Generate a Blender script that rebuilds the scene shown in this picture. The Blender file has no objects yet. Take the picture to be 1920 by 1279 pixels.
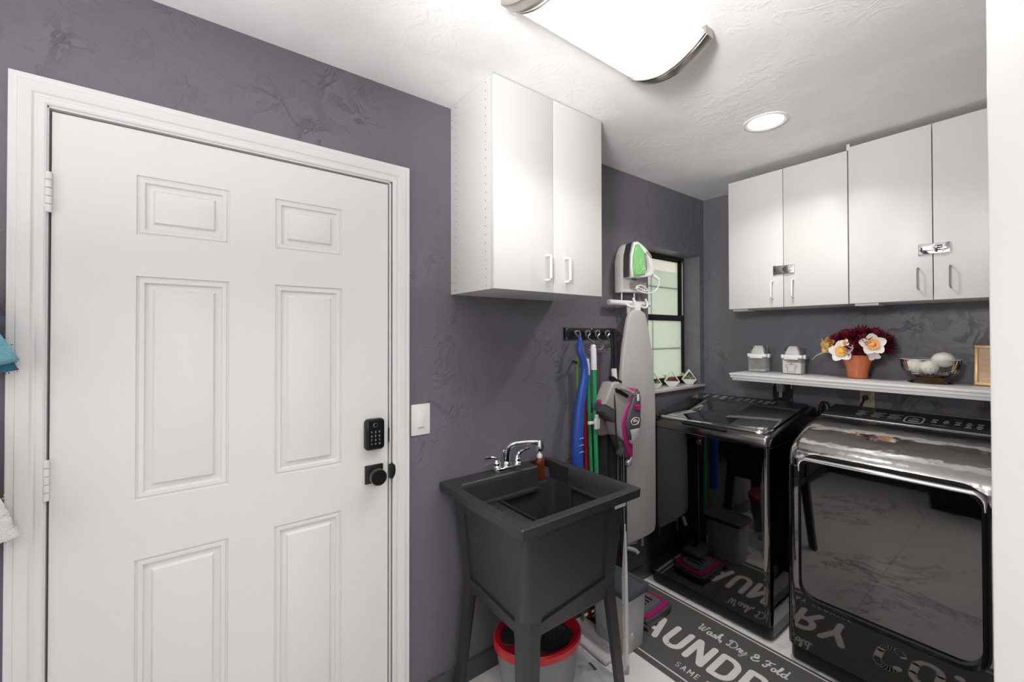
import bpy, bmesh, math, random
from mathutils import Vector, Matrix
random.seed(7)
PI=math.pi
S=bpy.context.scene
C=S.collection
# ---------------------------------------------------------------- camera
W_PX,H_PX=1920,1279
F_PX=792.3
yaw,pitch,roll=[math.radians(a) for a in (52.795,0.528,-0.095)]
fwd=Vector((-math.sin(yaw)*math.cos(pitch),math.cos(yaw)*math.cos(pitch),math.sin(pitch)))
rt=Vector((math.cos(yaw),math.sin(yaw),0)); up=rt.cross(fwd)
rt2=rt*math.cos(roll)+up*math.sin(roll); up2=-rt*math.sin(roll)+up*math.cos(roll)
cd=bpy.data.cameras.new('camera'); cam=bpy.data.objects.new('camera',cd); C.objects.link(cam)
M=Matrix((rt2,up2,-fwd)).transposed().to_4x4(); M.translation=Vector((1.572,-2.927,1.4845))
cam.matrix_world=M
cd.sensor_width=36; cd.lens=F_PX/W_PX*36; cd.shift_x=2.0/W_PX; cd.shift_y=-19.76/W_PX
cd.clip_start=0.01; cd.clip_end=60
S.camera=cam
# ---------------------------------------------------------------- world, exposure
S.view_settings.view_transform='Standard'; S.view_settings.look='None'; S.view_settings.gamma=1
S.view_settings.use_curve_mapping=False
S.view_settings.exposure=0.10
w=bpy.data.worlds.new('world'); S.world=w; w.use_nodes=True
bgn=w.node_tree.nodes['Background']; bgn.inputs[0].default_value=(0.86,0.9,0.84,1); bgn.inputs[1].default_value=2.0
# ---------------------------------------------------------------- room lights and added fill areas
def area(name,loc,rot,sx,sy,power,col=(1,.97,.93),spread=PI):
    l=bpy.data.lights.new(name,'AREA'); l.shape='RECTANGLE'; l.size=sx; l.size_y=sy; l.energy=power; l.color=col; l.spread=spread
    o=bpy.data.objects.new(name,l); C.objects.link(o); o.location=loc; o.rotation_euler=rot
    return o
FIX_X0,FIX_X1,FIX_Y0,FIX_Y1=0.62,0.90,-2.235,-1.62
FIX_E=1.2; CAN_E=6.0
def aim(a,b): return (Vector(b)-Vector(a)).to_track_quat('-Z','Y').to_euler()
def aim(a,b): return (Vector(b)-Vector(a)).to_track_quat('-Z','Y').to_euler()
area('hall_top_fill',(2.5,-3.0,2.36),(0,0,0),0.5,0.5,18)  # added overhead fill in the hall, no lamp known there
area('hall_side_fill',(3.2,-2.75,1.35),(0,PI/2,0),1.7,1.6,10,(1,.99,.98))  # added fill panel shining in through the doorway, not a window
area('rear_fill',(.95,-4.0,1.45),(PI/2,0,0),1.1,1.5,9,(1,.99,.98))  # added fill from the rear end, no window stands there
area('uplight_fill',(1.15,-3.25,1.72),(PI,0,0),0.4,0.4,12,(1,.98,.96))  # added uplight to brighten the near ceiling, no flash known
area('uplight_fill_far',(1.30,-3.08,1.98),aim((1.30,-3.08,1.98),(0.85,-1.5,2.44)),0.25,0.25,9,(1,.985,.97),math.radians(85))  # added fill aimed at the ceiling towards the back wall
area('ceiling_fixture_downlight',((FIX_X0+FIX_X1)/2,(FIX_Y0+FIX_Y1)/2,2.355),(0,0,0),.26,.52,4.6,(1,.98,.955),math.radians(125))
area('recessed_downlight',(.758,-.868,2.435),(0,0,0),.13,.13,6,(1,.975,.945),math.radians(135))
# ---------------------------------------------------------------- materials
MATS={}
def mat(name,col,rough=.5,metal=0,spec=.5,bump=None,trans=0,ior=1.45,emis=None,estr=0,coat=0,alpha=1,sub=0,sheen=0):
    if name in MATS: return MATS[name]
    m=bpy.data.materials.new(name); m.use_nodes=True; nt=m.node_tree; b=nt.nodes['Principled BSDF']
    b.inputs['Base Color'].default_value=(*col,1); b.inputs['Roughness'].default_value=rough; b.inputs['Metallic'].default_value=metal
    b.inputs['Specular IOR Level'].default_value=spec; b.inputs['IOR'].default_value=ior
    b.inputs['Transmission Weight'].default_value=trans; b.inputs['Coat Weight'].default_value=coat; b.inputs['Alpha'].default_value=alpha
    b.inputs['Sheen Weight'].default_value=sheen
    if emis: b.inputs['Emission Color'].default_value=(*emis,1); b.inputs['Emission Strength'].default_value=estr
    # faint surface variation so nothing is perfectly flat
    tc=nt.nodes.new('ShaderNodeTexCoord'); nz=nt.nodes.new('ShaderNodeTexNoise')
    sc,st,de=bump if bump else (60,.02,.001)
    nz.inputs['Scale'].default_value=sc; nz.inputs['Detail'].default_value=4
    nt.links.new(tc.outputs['Object'],nz.inputs['Vector'])
    bp=nt.nodes.new('ShaderNodeBump'); bp.inputs['Strength'].default_value=st; bp.inputs['Distance'].default_value=de
    nt.links.new(nz.outputs['Fac'],bp.inputs['Height']); nt.links.new(bp.outputs['Normal'],b.inputs['Normal'])
    MATS[name]=m; return m
def N(nt,t,**k):
    n=nt.nodes.new(t)
    for a,v in k.items(): setattr(n,a,v)
    return n
def wall_mat(name,col,rough,strength,spec=.5,tint=(0,0,0)):
    m=mat(name,col,rough,spec=spec); nt=m.node_tree; b=nt.nodes['Principled BSDF']; L=nt.links.new
    tc=N(nt,'ShaderNodeTexCoord')
    a=N(nt,'ShaderNodeTexNoise'); a.inputs['Scale'].default_value=9; a.inputs['Detail'].default_value=8; a.inputs['Roughness'].default_value=.62; a.inputs['Distortion'].default_value=1.6
    L(tc.outputs['Object'],a.inputs['Vector'])
    r=N(nt,'ShaderNodeValToRGB'); r.color_ramp.elements[0].position=.50; r.color_ramp.elements[1].position=.60
    L(a.outputs['Fac'],r.inputs['Fac'])
    f=N(nt,'ShaderNodeTexNoise'); f.inputs['Scale'].default_value=75; f.inputs['Detail'].default_value=5; f.inputs['Distortion'].default_value=.6
    L(tc.outputs['Object'],f.inputs['Vector'])
    msk=N(nt,'ShaderNodeTexNoise'); msk.inputs['Scale'].default_value=2.6; msk.inputs['Detail'].default_value=2
    L(tc.outputs['Object'],msk.inputs['Vector'])
    mr=N(nt,'ShaderNodeMapRange'); mr.inputs[1].default_value=.42; mr.inputs[2].default_value=.62
    L(msk.outputs['Fac'],mr.inputs[0])
    mu=N(nt,'ShaderNodeMath',operation='MULTIPLY'); L(r.outputs['Color'],mu.inputs[0]); L(mr.outputs[0],mu.inputs[1])
    ad=N(nt,'ShaderNodeMath',operation='MULTIPLY_ADD'); L(f.outputs['Fac'],ad.inputs[0]); ad.inputs[1].default_value=.35; L(mu.outputs[0],ad.inputs[2])
    bp=N(nt,'ShaderNodeBump'); bp.inputs['Strength'].default_value=strength; bp.inputs['Distance'].default_value=.0022
    L(ad.outputs[0],bp.inputs['Height']); L(bp.outputs['Normal'],b.inputs['Normal'])
    cr=N(nt,'ShaderNodeMix',data_type='RGBA'); cr.inputs[6].default_value=(*col,1); cr.inputs[7].default_value=(*[min(1,c*1.10) for c in col],1)
    L(mr.outputs[0],cr.inputs[0]); L(cr.outputs[2],b.inputs['Base Color'])
    return m
WALL=wall_mat('dark_violet_grey_paint',(.160,.151,.177),.38,1.35,spec=.45)
CEIL=wall_mat('ceiling_white_paint',(.88,.872,.865),.75,.35,spec=.2)
HALLW=wall_mat('hall_wall_paint',(.62,.60,.58),.6,.3)
def marble():
    m=mat('marble_tile',(.8,.78,.76),.16,spec=.45); nt=m.node_tree; b=nt.nodes['Principled BSDF']; L=nt.links.new
    tc=N(nt,'ShaderNodeTexCoord')
    n1=N(nt,'ShaderNodeTexNoise'); n1.inputs['Scale'].default_value=1.9; n1.inputs['Detail'].default_value=6; n1.inputs['Roughness'].default_value=.65; n1.inputs['Distortion'].default_value=1.4
    L(tc.outputs['Object'],n1.inputs['Vector'])
    s=N(nt,'ShaderNodeMath',operation='SUBTRACT'); L(n1.outputs['Fac'],s.inputs[0]); s.inputs[1].default_value=.5
    ab=N(nt,'ShaderNodeMath',operation='ABSOLUTE'); L(s.outputs[0],ab.inputs[0])
    r=N(nt,'ShaderNodeValToRGB'); e=r.color_ramp.elements; e[0].position=0; e[0].color=(.30,.28,.27,1); e[1].position=.03; e[1].color=(.88,.865,.85,1)
    x=e.new(.010); x.color=(.62,.60,.585,1)
    L(ab.outputs[0],r.inputs['Fac'])
    n2=N(nt,'ShaderNodeTexNoise'); n2.inputs['Scale'].default_value=1.3; L(tc.outputs['Object'],n2.inputs['Vector'])
    mr=N(nt,'ShaderNodeMapRange'); mr.inputs[1].default_value=.46; mr.inputs[2].default_value=.60; L(n2.outputs['Fac'],mr.inputs[0])
    mx=N(nt,'ShaderNodeMix',data_type='RGBA'); mx.inputs[6].default_value=(.89,.875,.86,1); L(mr.outputs[0],mx.inputs[0]); L(r.outputs['Color'],mx.inputs[7])
    br=N(nt,'ShaderNodeTexBrick'); br.offset=.5; br.inputs['Scale'].default_value=1; br.inputs['Brick Width'].default_value=1.2; br.inputs['Row Height'].default_value=.6; br.inputs['Mortar Size'].default_value=.0015
    br.inputs['Color1'].default_value=(1,1,1,1); br.inputs['Color2'].default_value=(1,1,1,1); br.inputs['Mortar'].default_value=(.55,.53,.51,1)
    mp=N(nt,'ShaderNodeMapping'); mp.inputs['Rotation'].default_value=(0,0,PI/2); mp.inputs['Location'].default_value=(.2,.33,0)
    L(tc.outputs['Object'],mp.inputs['Vector']); L(mp.outputs[0],br.inputs['Vector'])
    mm=N(nt,'ShaderNodeMix',data_type='RGBA',blend_type='MULTIPLY'); mm.inputs[0].default_value=1; L(mx.outputs[2],mm.inputs[6]); L(br.outputs['Color'],mm.inputs[7])
    L(mm.outputs[2],b.inputs['Base Color'])
    return m
FLOOR=marble()
WHITE=mat('white_semi_gloss_paint',(.75,.745,.735),.28,spec=.5,bump=(30,.03,.001))
LAMW=mat('white_laminate',(.67,.657,.640),.38,bump=(200,.03,.0005))
LAMW2=mat('hole_dark',(.10,.09,.085),.8)
PLW=mat('white_plastic',(.83,.82,.80),.35)
BLKP=mat('black_plastic',(.012,.012,.013),.4)
BLKPL=mat('black_satin_plastic',(.035,.035,.037),.42,bump=(240,.12,.0006))
SINKM=mat('black_sink_plastic',(.032,.031,.033),.40,bump=(320,.18,.0008))
CHROME=mat('chrome',(.82,.82,.83),.07,metal=1)
STEEL=mat('brushed_steel',(.42,.41,.40),.28,metal=1,bump=(150,.06,.0006))
NICKEL=mat('brushed_nickel',(.50,.46,.41),.30,metal=1)
BSS=mat('black_stainless',(.20,.19,.185),.20,metal=1,bump=(90,.05,.0006))
BSSG=mat('gloss_black_stainless',(.66,.64,.625),.10,metal=1,bump=(4.5,.5,.02))
BGLASS=mat('washer_black_gloss',(.17,.165,.16),.035,metal=1)
DGLASS=mat('dryer_black_glass',(.105,.102,.10),.03,metal=1)
LIDG=mat('lid_glass',(.33,.33,.335),.03,metal=1)
DARKM=mat('dark_seal_rubber',(.008,.008,.009),.5)
PRINT=mat('pale_grey_print',(.45,.45,.45),.5)
PANELB=mat('control_glass',(.03,.03,.032),.12,spec=.8)
GREENP=mat('translucent_green_plastic',(.22,.60,.20),.22,coat=.4)
BLUEP=mat('blue_plastic',(.03,.085,.40),.35)
GRNP=mat('green_metal_pole',(.03,.34,.13),.35)
REDP=mat('red_plastic',(.50,.012,.018),.32)
MAG=mat('magenta_plastic',(.42,.02,.16),.3)
GREYP=mat('warm_grey_plastic',(.36,.34,.33),.35)
DGREY=mat('dark_grey_plastic',(.085,.085,.09),.35)
BOARDF=mat('grey_board_cover',(.50,.49,.475),.8,bump=(500,.2,.001))
MATD=mat('charcoal_vinyl_mat',(.105,.102,.102),.62,bump=(400,.25,.0008))
MATW=mat('white_mat_print',(.78,.76,.73),.55)
SILL=mat('pale_marble_sill',(.60,.58,.55),.3,bump=(25,.03,.001))
WINF=mat('black_window_frame',(.018,.017,.016),.45)
MUNT=mat('grey_muntin',(.16,.16,.155),.5)
TEAL=mat('teal_terry',(.15,.42,.53),.95,bump=(350,1.0,.006),sheen=.6)
TOWW=mat('white_terry',(.78,.76,.73),.95,bump=(350,1.0,.006),sheen=.4)
TERRA=mat('orange_ceramic',(.66,.175,.07),.22,coat=.3)
BURG=mat('burgundy_petal',(.20,.012,.032),.6)
PETW=mat('white_petal',(.78,.74,.70),.6)
PETO=mat('peach_orange_petal',(.85,.38,.12),.6)
YEL=mat('yellow_flower_centre',(.80,.62,.08),.6)
LEAF=mat('pale_green_leaf',(.32,.42,.16),.6)
LEAFD=mat('succulent_green',(.14,.30,.06),.6)
REDS=mat('red_brown_succulent',(.25,.06,.04),.6)
WOOL=mat('cream_wool',(.74,.70,.62),.95,bump=(120,.5,.004))
AMBER=mat('amber_glass',(.42,.10,.015),.08,trans=.75,ior=1.45)
GOLD=mat('gold_frame',(.62,.42,.19),.35,metal=.35)
PHOTO=mat('tan_paper',(.62,.42,.25),.5)
BEIGE=mat('beige_plastic',(.52,.45,.31),.4)
GREYC=mat('grey_bucket_plastic',(.20,.20,.205),.4)
DARKLID=mat('slate_lid_plastic',(.07,.08,.09),.32)
BRNW=mat('brown_white_fabric',(.42,.34,.28),.9,bump=(15,1,.02))
BLKF=mat('black_fabric',(.03,.028,.03),.9,bump=(25,.6,.01))
BASEG=mat('charcoal_baseboard_paint',(.085,.080,.090),.4)  # one even charcoal grey for all baseboards
def glass(name,col,rough,ior,alpha_mix):
    m=bpy.data.materials.new(name); m.use_nodes=True; nt=m.node_tree
    for n in list(nt.nodes): nt.nodes.remove(n)
    o=N(nt,'ShaderNodeOutputMaterial'); g=N(nt,'ShaderNodeBsdfGlossy'); g.inputs[0].default_value=(1,1,1,1); g.inputs[1].default_value=rough
    t=N(nt,'ShaderNodeBsdfTransparent'); t.inputs[0].default_value=(*col,1); fr=N(nt,'ShaderNodeFresnel'); fr.inputs[0].default_value=ior
    ad=N(nt,'ShaderNodeMath',operation='ADD'); ad.inputs[1].default_value=alpha_mix; nt.links.new(fr.outputs[0],ad.inputs[0])
    mx=N(nt,'ShaderNodeMixShader'); nt.links.new(ad.outputs[0],mx.inputs[0]); nt.links.new(t.outputs[0],mx.inputs[1]); nt.links.new(g.outputs[0],mx.inputs[2]); nt.links.new(mx.outputs[0],o.inputs[0])
    return m
CLEAR=glass('clear_glass',(.985,.99,.99),.02,1.22,.015)
CLEARP=glass('clear_plastic',(.97,.975,.98),.08,1.25,.02)
AMBERB=glass('amber_base_glass',(.97,.83,.64),.05,1.25,.03)
BAGM=glass('clear_bag_film',(.80,.81,.83),.12,1.6,.10)
def milky(name,col,mixf):
    m=bpy.data.materials.new(name); m.use_nodes=True; nt=m.node_tree
    for n in list(nt.nodes): nt.nodes.remove(n)
    o=N(nt,'ShaderNodeOutputMaterial'); d=N(nt,'ShaderNodeBsdfPrincipled'); d.inputs['Base Color'].default_value=(*col,1); d.inputs['Roughness'].default_value=.3
    t=N(nt,'ShaderNodeBsdfTranslucent'); t.inputs[0].default_value=(*col,1)
    tr=N(nt,'ShaderNodeBsdfTransparent'); tr.inputs[0].default_value=(.95,.95,.95,1)
    a=N(nt,'ShaderNodeMixShader'); a.inputs[0].default_value=.45; nt.links.new(d.outputs[0],a.inputs[1]); nt.links.new(t.outputs[0],a.inputs[2])
    b=N(nt,'ShaderNodeMixShader'); b.inputs[0].default_value=mixf; nt.links.new(a.outputs[0],b.inputs[1]); nt.links.new(tr.outputs[0],b.inputs[2])
    nt.links.new(b.outputs[0],o.inputs[0]); return m
MILKY=milky('milky_bin_plastic',(.93,.93,.93),.22)
FROST=milky('frosted_window_film',(.80,.84,.76),.10)
FROSTU=milky('hazy_window_glass',(.90,.86,.78),.25)
def emit(name,col,st):
    m=bpy.data.materials.new(name); m.use_nodes=True; nt=m.node_tree
    for n in list(nt.nodes): nt.nodes.remove(n)
    o=N(nt,'ShaderNodeOutputMaterial'); e=N(nt,'ShaderNodeEmission'); e.inputs[0].default_value=(*col,1); e.inputs[1].default_value=st
    nt.links.new(e.outputs[0],o.inputs[0]); return m
LENS=emit('lit_acrylic_lens',(1,.965,.92),FIX_E)
CANL=emit('lit_can_lens',(1,.96,.90),CAN_E)
# ---------------------------------------------------------------- mesh helpers (world coordinates)
class MB:
    def __init__(s): s.b=bmesh.new()
    def box(s,x0,x1,y0,y1,z0,z1,bev=0,seg=2,m=None):
        r=bmesh.ops.create_cube(s.b,size=1); vs=r['verts']
        for v in vs: v.co=Vector(((x0+x1)/2+v.co.x*(x1-x0),(y0+y1)/2+v.co.y*(y1-y0),(z0+z1)/2+v.co.z*(z1-z0)))
        if m is not None:
            for v in vs: v.co=m@v.co
        if bev:
            es=list({e for v in vs for e in v.link_edges})
            bmesh.ops.bevel(s.b,geom=es,offset=bev,segments=seg,profile=.5,affect='EDGES')
        return s
    def loft(s,loops,cap0=True,cap1=True,closed=True):
        R=[[s.b.verts.new(Vector(p)) for p in L] for L in loops]; n=len(R[0])
        for a,b in zip(R,R[1:]):
            for i in range(n if closed else n-1):
                j=(i+1)%n
                try: s.b.faces.new((a[i],a[j],b[j],b[i]))
                except ValueError: pass
        if cap0: s.b.faces.new(R[0][::-1])
        if cap1: s.b.faces.new(R[-1])
        return s
    def prism(s,poly,axis,a0,a1,bev=0,seg=2):
        # poly: pairs in the two other axes (in x,y,z order)
        def P(p,a):
            q=list(p); q.insert(axis,a); return Vector(q)
        v0=[s.b.verts.new(P(p,a0)) for p in poly]; v1=[s.b.verts.new(P(p,a1)) for p in poly]; n=len(poly)
        fs=[s.b.faces.new(v0[::-1]),s.b.faces.new(v1)]
        for i in range(n): fs.append(s.b.faces.new((v0[i],v0[(i+1)%n],v1[(i+1)%n],v1[i])))
        bmesh.ops.recalc_face_normals(s.b,faces=fs)
        if bev:
            es=list({e for f in fs[:2] for e in f.edges})
            bmesh.ops.bevel(s.b,geom=es,offset=bev,segments=seg,profile=.5,affect='EDGES')
        return s
    def tube(s,pts,r,seg=12,cap=True):
        pts=[Vector(p) for p in pts]; rs=r if isinstance(r,(list,tuple)) else [r]*len(pts); loops=[]; nrm=None
        for i,p in enumerate(pts):
            t=(pts[min(i+1,len(pts)-1)]-pts[max(i-1,0)]).normalized()
            if nrm is None:
                nrm=t.orthogonal().normalized()
            else: nrm=(nrm-t*nrm.dot(t)).normalized()
            bn=t.cross(nrm)
            loops.append([p+(nrm*math.cos(2*PI*k/seg)+bn*math.sin(2*PI*k/seg))*rs[i] for k in range(seg)])
        return s.loft(loops,cap,cap)
    def lathe(s,prof,c,axis=Vector((0,0,1)),seg=32,cap0=True,cap1=True,sx=1,sy=1,lobes=0,amp=0):
        axis=Vector(axis).normalized(); 
        u=Vector((1,0,0)) if abs(axis.x)<.9 else Vector((0,1,0))
        u=(u-axis*u.dot(axis)).normalized(); v=axis.cross(u); c=Vector(c); loops=[]
        for r,h in prof:
            loops.append([c+axis*h+u*(r*sx*(1+amp*math.cos(lobes*2*PI*k/seg))*math.cos(2*PI*k/seg))+v*(r*sy*(1+amp*math.cos(lobes*2*PI*k/seg))*math.sin(2*PI*k/seg)) for k in range(seg)])
        return s.loft(loops,cap0,cap1)
    def ball(s,c,r,sx=1,sy=1,sz=1,sub=3,noise=0):
        q=bmesh.ops.create_icosphere(s.b,subdivisions=sub,radius=r)
        for v in q['verts']:
            k=1+noise*(random.random()-.5)
            v.co=Vector((c[0]+v.co.x*sx*k,c[1]+v.co.y*sy*k,c[2]+v.co.z*sz*k))
        return s
    def xform(s,m):
        bmesh.ops.transform(s.b,matrix=m,verts=s.b.verts[:]); return s
def smooth_pts(pts,n=6):
    P=[Vector(p) for p in pts]; out=[]
    for i in range(len(P)-1):
        p0=P[max(i-1,0)];p1=P[i];p2=P[i+1];p3=P[min(i+2,len(P)-1)]
        for k in range(n):
            t=k/n; out.append(.5*((2*p1)+(p2-p0)*t+(2*p0-5*p1+4*p2-p3)*t*t+(-p0+3*p1-3*p2+p3)*t**3))
    out.append(P[-1]); return out
def rrect(a0,a1,b0,b1,r,n=5,sup=0):
    out=[]
    for (ca,cb,t0) in ((a1-r,b1-r,0),(a0+r,b1-r,PI/2),(a0+r,b0+r,PI),(a1-r,b0+r,1.5*PI)):
        for k in range(n+1):
            t=t0+PI/2*k/n; q=(ca+r*math.cos(t),cb+r*math.sin(t)); tx,ty=-math.sin(t)*sup,math.cos(t)*sup
            if sup and k==0: out.append((q[0]-tx,q[1]-ty))
            out.append(q)
            if sup and k==n: out.append((q[0]+tx,q[1]+ty))
    return out
def smooth_poly(pts,n=4):
    P=[Vector((*p,0)) for p in pts]; m=len(P); out=[]
    for i in range(m):
        p0=P[(i-1)%m];p1=P[i];p2=P[(i+1)%m];p3=P[(i+2)%m]
        for k in range(n):
            t=k/n; q=.5*((2*p1)+(p2-p0)*t+(2*p0-5*p1+4*p2-p3)*t*t+(-p0+3*p1-3*p2+p3)*t**3); out.append((q.x,q.y))
    return out
ABS={}
def link(name,mb,m,parent=None,loc=None,sharp=35,label=None):
    me=bpy.data.meshes.new(name)
    if not getattr(mb,'keep',False): bmesh.ops.recalc_face_normals(mb.b,faces=mb.b.faces[:])
    L=ABS[parent.name] if parent is not None else Vector(loc or (0,0,0))
    bmesh.ops.translate(mb.b,verts=mb.b.verts[:],vec=-L)
    mb.b.to_mesh(me); mb.b.free(); me.materials.append(m)
    for p in me.polygons: p.use_smooth=True
    me.set_sharp_from_angle(angle=math.radians(sharp))
    o=bpy.data.objects.new(name,me); C.objects.link(o)
    if parent is not None: o.parent=parent
    else: o.location=L
    ABS[o.name]=L
    if label: o['label']=label
    return o
def thing(name,label,cat,loc,group=None):
    o=bpy.data.objects.new(name,None); C.objects.link(o); o.location=loc; ABS[o.name]=Vector(loc); o.empty_display_size=.05
    o['label']=label; o['category']=cat
    if group: o['group']=group
    return o
def tag(o,label,cat,group=None):
    o['label']=label; o['category']=cat
    if group: o['group']=group
    return o
def struct(name,mb,m,parent=None,loc=(0,0,0)):
    o=link(name,mb,m,parent,loc)
    if parent is None: o['kind']='structure'
    return o
def boolean(o,cut,op='DIFFERENCE'):
    # cut: MB in world coordinates
    me=bpy.data.meshes.new('cutter_mesh'); bmesh.ops.recalc_face_normals(cut.b,faces=cut.b.faces[:]); cut.b.to_mesh(me); cut.b.free()
    c=bpy.data.objects.new('cutter',me); C.objects.link(c); L=ABS[o.name]; 
    for v in me.vertices: v.co-=L
    base=bpy.data.objects.new('boolean_base',o.data); C.objects.link(base)
    md=base.modifiers.new('b','BOOLEAN'); md.operation=op; md.object=c; md.solver='EXACT'
    bpy.context.view_layer.update()
    dg=bpy.context.evaluated_depsgraph_get()
    nm=bpy.data.meshes.new_from_object(base.evaluated_get(dg)); nm.name=o.data.name
    mats=list(o.data.materials); o.data=nm
    nm.materials.clear()
    for q in mats: nm.materials.append(q)
    for p in nm.polygons: p.material_index=0; p.use_smooth=True
    nm.set_sharp_from_angle(angle=math.radians(30))
    bpy.data.objects.remove(base); bpy.data.objects.remove(c)
RIB=[0]
def ribbon(mb,pts,w,z0,z1,fx):
    """flat stroke lettering along a polyline; fx maps (u,v)->(x,y); pieces sit a hair apart in height"""
    mb.keep=True
    def add(vs):
        RIB[0]=(RIB[0]+1)%11; z=z1+RIB[0]*3.5e-5
        f=mb.b.faces.new([mb.b.verts.new((*fx(c.x,c.y),z)) for c in vs]); f.normal_update()
        if f.normal.z<0: f.normal_flip()
    P=[Vector((p[0],p[1])) for p in pts]
    for p,q in zip(P,P[1:]):
        if (q-p).length<1e-7: continue
        t=(q-p).normalized(); n=Vector((-t.y,t.x))*w/2; add([p+n,p-n,q-n,q+n])
    for i,p in enumerate(P):
        add([p+Vector((math.cos(k*PI/6),math.sin(k*PI/6)))*w/2 for k in range(12)])
def arc(cx,cy,rx,ry,a0,a1,n=8):
    return [(cx+rx*math.cos(math.radians(a0+(a1-a0)*k/n)),cy+ry*math.sin(math.radians(a0+(a1-a0)*k/n))) for k in range(n+1)]
# ================================================================ STRUCTURE
H=2.44
XR=1.545   # laundry right wall
YR=-4.1
floor=struct('floor',MB().box(-.3,3.4,YR-.15,.15,-.1,0),FLOOR)
ceil=struct('ceiling',MB().box(-.3,3.4,YR-.15,.15,H,H+.1),CEIL)
# left wall with the door and window openings
wy0,wy1,wz0,wz1=-.665,-.055,1.115,2.035
dy0,dy1,dz1=-3.222,-2.314,2.072
m=MB()
for a in ((YR,dy0,0,H),(dy0,dy1,dz1,H),(dy1,wy0,0,H),(wy0,wy1,0,wz0),(wy0,wy1,wz1,H),(wy1,.0,0,H)): m.box(-.16,0,*a)
struct('wall_left',m,WALL)
struct('wall_back',MB().box(-.16,XR+.12,0,.12,0,H),WALL)
struct('wall_rear',MB().box(-.16,XR+.12,YR-.12,YR,0,H),WALL)
m=MB(); m.box(XR,XR+.12,-2.30,0,0,H); m.box(XR,XR+.12,YR,-3.25,0,H); m.box(XR,XR+.12,-3.25,-2.30,2.07,H)
struct('wall_right',m,WALL)
m=MB(); m.box(3.3,3.4,YR,0,0,H); m.box(XR+.12,3.3,YR-.1,YR,0,H); m.box(XR+.12,3.3,0,.1,0,H)
struct('wall_hall',m,HALLW)
# doorway casing the camera stands in
m=MB()
m.box(1.527,1.673,-2.320,-2.300,0,2.07,.002)          # jamb board facing the camera
m.box(1.527,XR,-2.300,-2.235,0,2.13,.004)
m.box(XR+.12,1.683,-2.30,-2.235,0,2.13,.004)
m.box(1.527,XR,-3.315,-3.25,0,2.13,.004); m.box(XR+.12,1.683,-3.315,-3.25,0,2.13,.004)
m.box(1.527,1.673,-3.25,-3.232,0,2.07,.003)
m.box(1.527,XR,-3.315,-2.235,2.07,2.13,.004); m.box(XR+.12,1.683,-3.315,-2.235,2.07,2.13,.004)
m.box(1.600,1.640,-2.332,-2.320,0,2.05,.002)
struct('trim_2',m,WHITE)
# baseboards
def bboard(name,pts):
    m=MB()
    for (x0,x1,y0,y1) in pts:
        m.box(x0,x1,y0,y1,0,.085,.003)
    return struct(name,m,BASEG)
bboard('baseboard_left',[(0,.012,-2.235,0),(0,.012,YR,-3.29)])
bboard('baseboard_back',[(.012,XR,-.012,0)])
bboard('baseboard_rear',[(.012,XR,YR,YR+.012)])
# door casing, mitred, stepped profile
def sweep_u(mb,inner,prof,xbase):
    y0,y1,z1=inner
    loops=[]
    for (o,t) in prof:
        loops.append([(xbase+t,y0-o,0),(xbase+t,y0-o,z1+o),(xbase+t,y1+o,z1+o),(xbase+t,y1+o,0)])
    for a,b in zip(loops,loops[1:]):
        va=[mb.b.verts.new(p) for p in a]; vb=[mb.b.verts.new(p) for p in b]
        for i in range(3): mb.b.faces.new((va[i],va[i+1],vb[i+1],vb[i]))
prof=[(0,0),(0,.010),(.004,.0125),(.014,.0125),(.018,.0095),(.022,.0095),(.026,.0145),(.034,.0165),(.044,.0185),(.048,.0185),(.050,.016),(.056,.0165),(.060,.018),(.0635,.018),(.0645,.016),(.0645,0)]
m=MB(); sweep_u(m,(-3.219,-2.3085,2.0715),prof,0)
# jamb lining and stop
m.box(-.16,.004,-3.222,-3.2165,0,2.07); m.box(-.16,.004,-2.3195,-2.314,0,2.07); m.box(-.16,.004,-3.222,-2.314,2.066,2.072)
m.box(-.075,-.045,-3.2165,-3.205,0,2.066); m.box(-.075,-.045,-2.331,-2.3195,0,2.066); m.box(-.075,-.045,-3.2165,-2.3195,2.055,2.066)
struct('trim_1',m,WHITE)
# six panel door
DX=-.002
py=[(-3.048,-2.830),(-2.705,-2.493)]; pz=[(.23,.856),(1.022,1.650),(1.766,1.934)]
m=MB(); ys=sorted([-3.212,-2.324]+[a for p in py for a in p]); zs=sorted([.008,2.060]+[a for p in pz for a in p])
V={}
def vv(y,z):
    k=(round(y,4),round(z,4))
    if k not in V: V[k]=m.b.verts.new((DX,y,z))
    return V[k]
for i in range(len(ys)-1):
    for j in range(len(zs)-1):
        if (ys[i],ys[i+1]) in py and (zs[j],zs[j+1]) in pz: continue
        m.b.faces.new((vv(ys[i],zs[j]),vv(ys[i+1],zs[j]),vv(ys[i+1],zs[j+1]),vv(ys[i],zs[j+1])))
def panel(m,a0,a1,b0,b1,steps,P):
    loops=[[P(a0+o,b0+o,d),P(a1-o,b0+o,d),P(a1-o,b1-o,d),P(a0+o,b1-o,d)] for o,d in steps]
    m.loft(loops,False,True)
for a in py:
    for b in pz:
        panel(m,*a,*b,[(0,0),(.002,-.0052),(.0055,-.0052),(.008,-.002),(.0175,-.003),(.021,-.0105),(.026,-.0108),(.035,-.0085),(.0405,-.001),(.042,-.0006)],lambda p,q,d:(DX+d,p,q))
m.box(-.046,DX-.0125,-3.212,-2.324,.008,2.060)
for (p,q,r,s_) in ((-3.212,-3.2119,.008,2.06),(-2.3241,-2.324,.008,2.06)): m.box(DX-.0135,DX,p,q,r,s_)
m.box(DX-.0135,DX,-3.212,-2.324,2.0595,2.06)
door=struct('door_1',m,WHITE)
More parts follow.
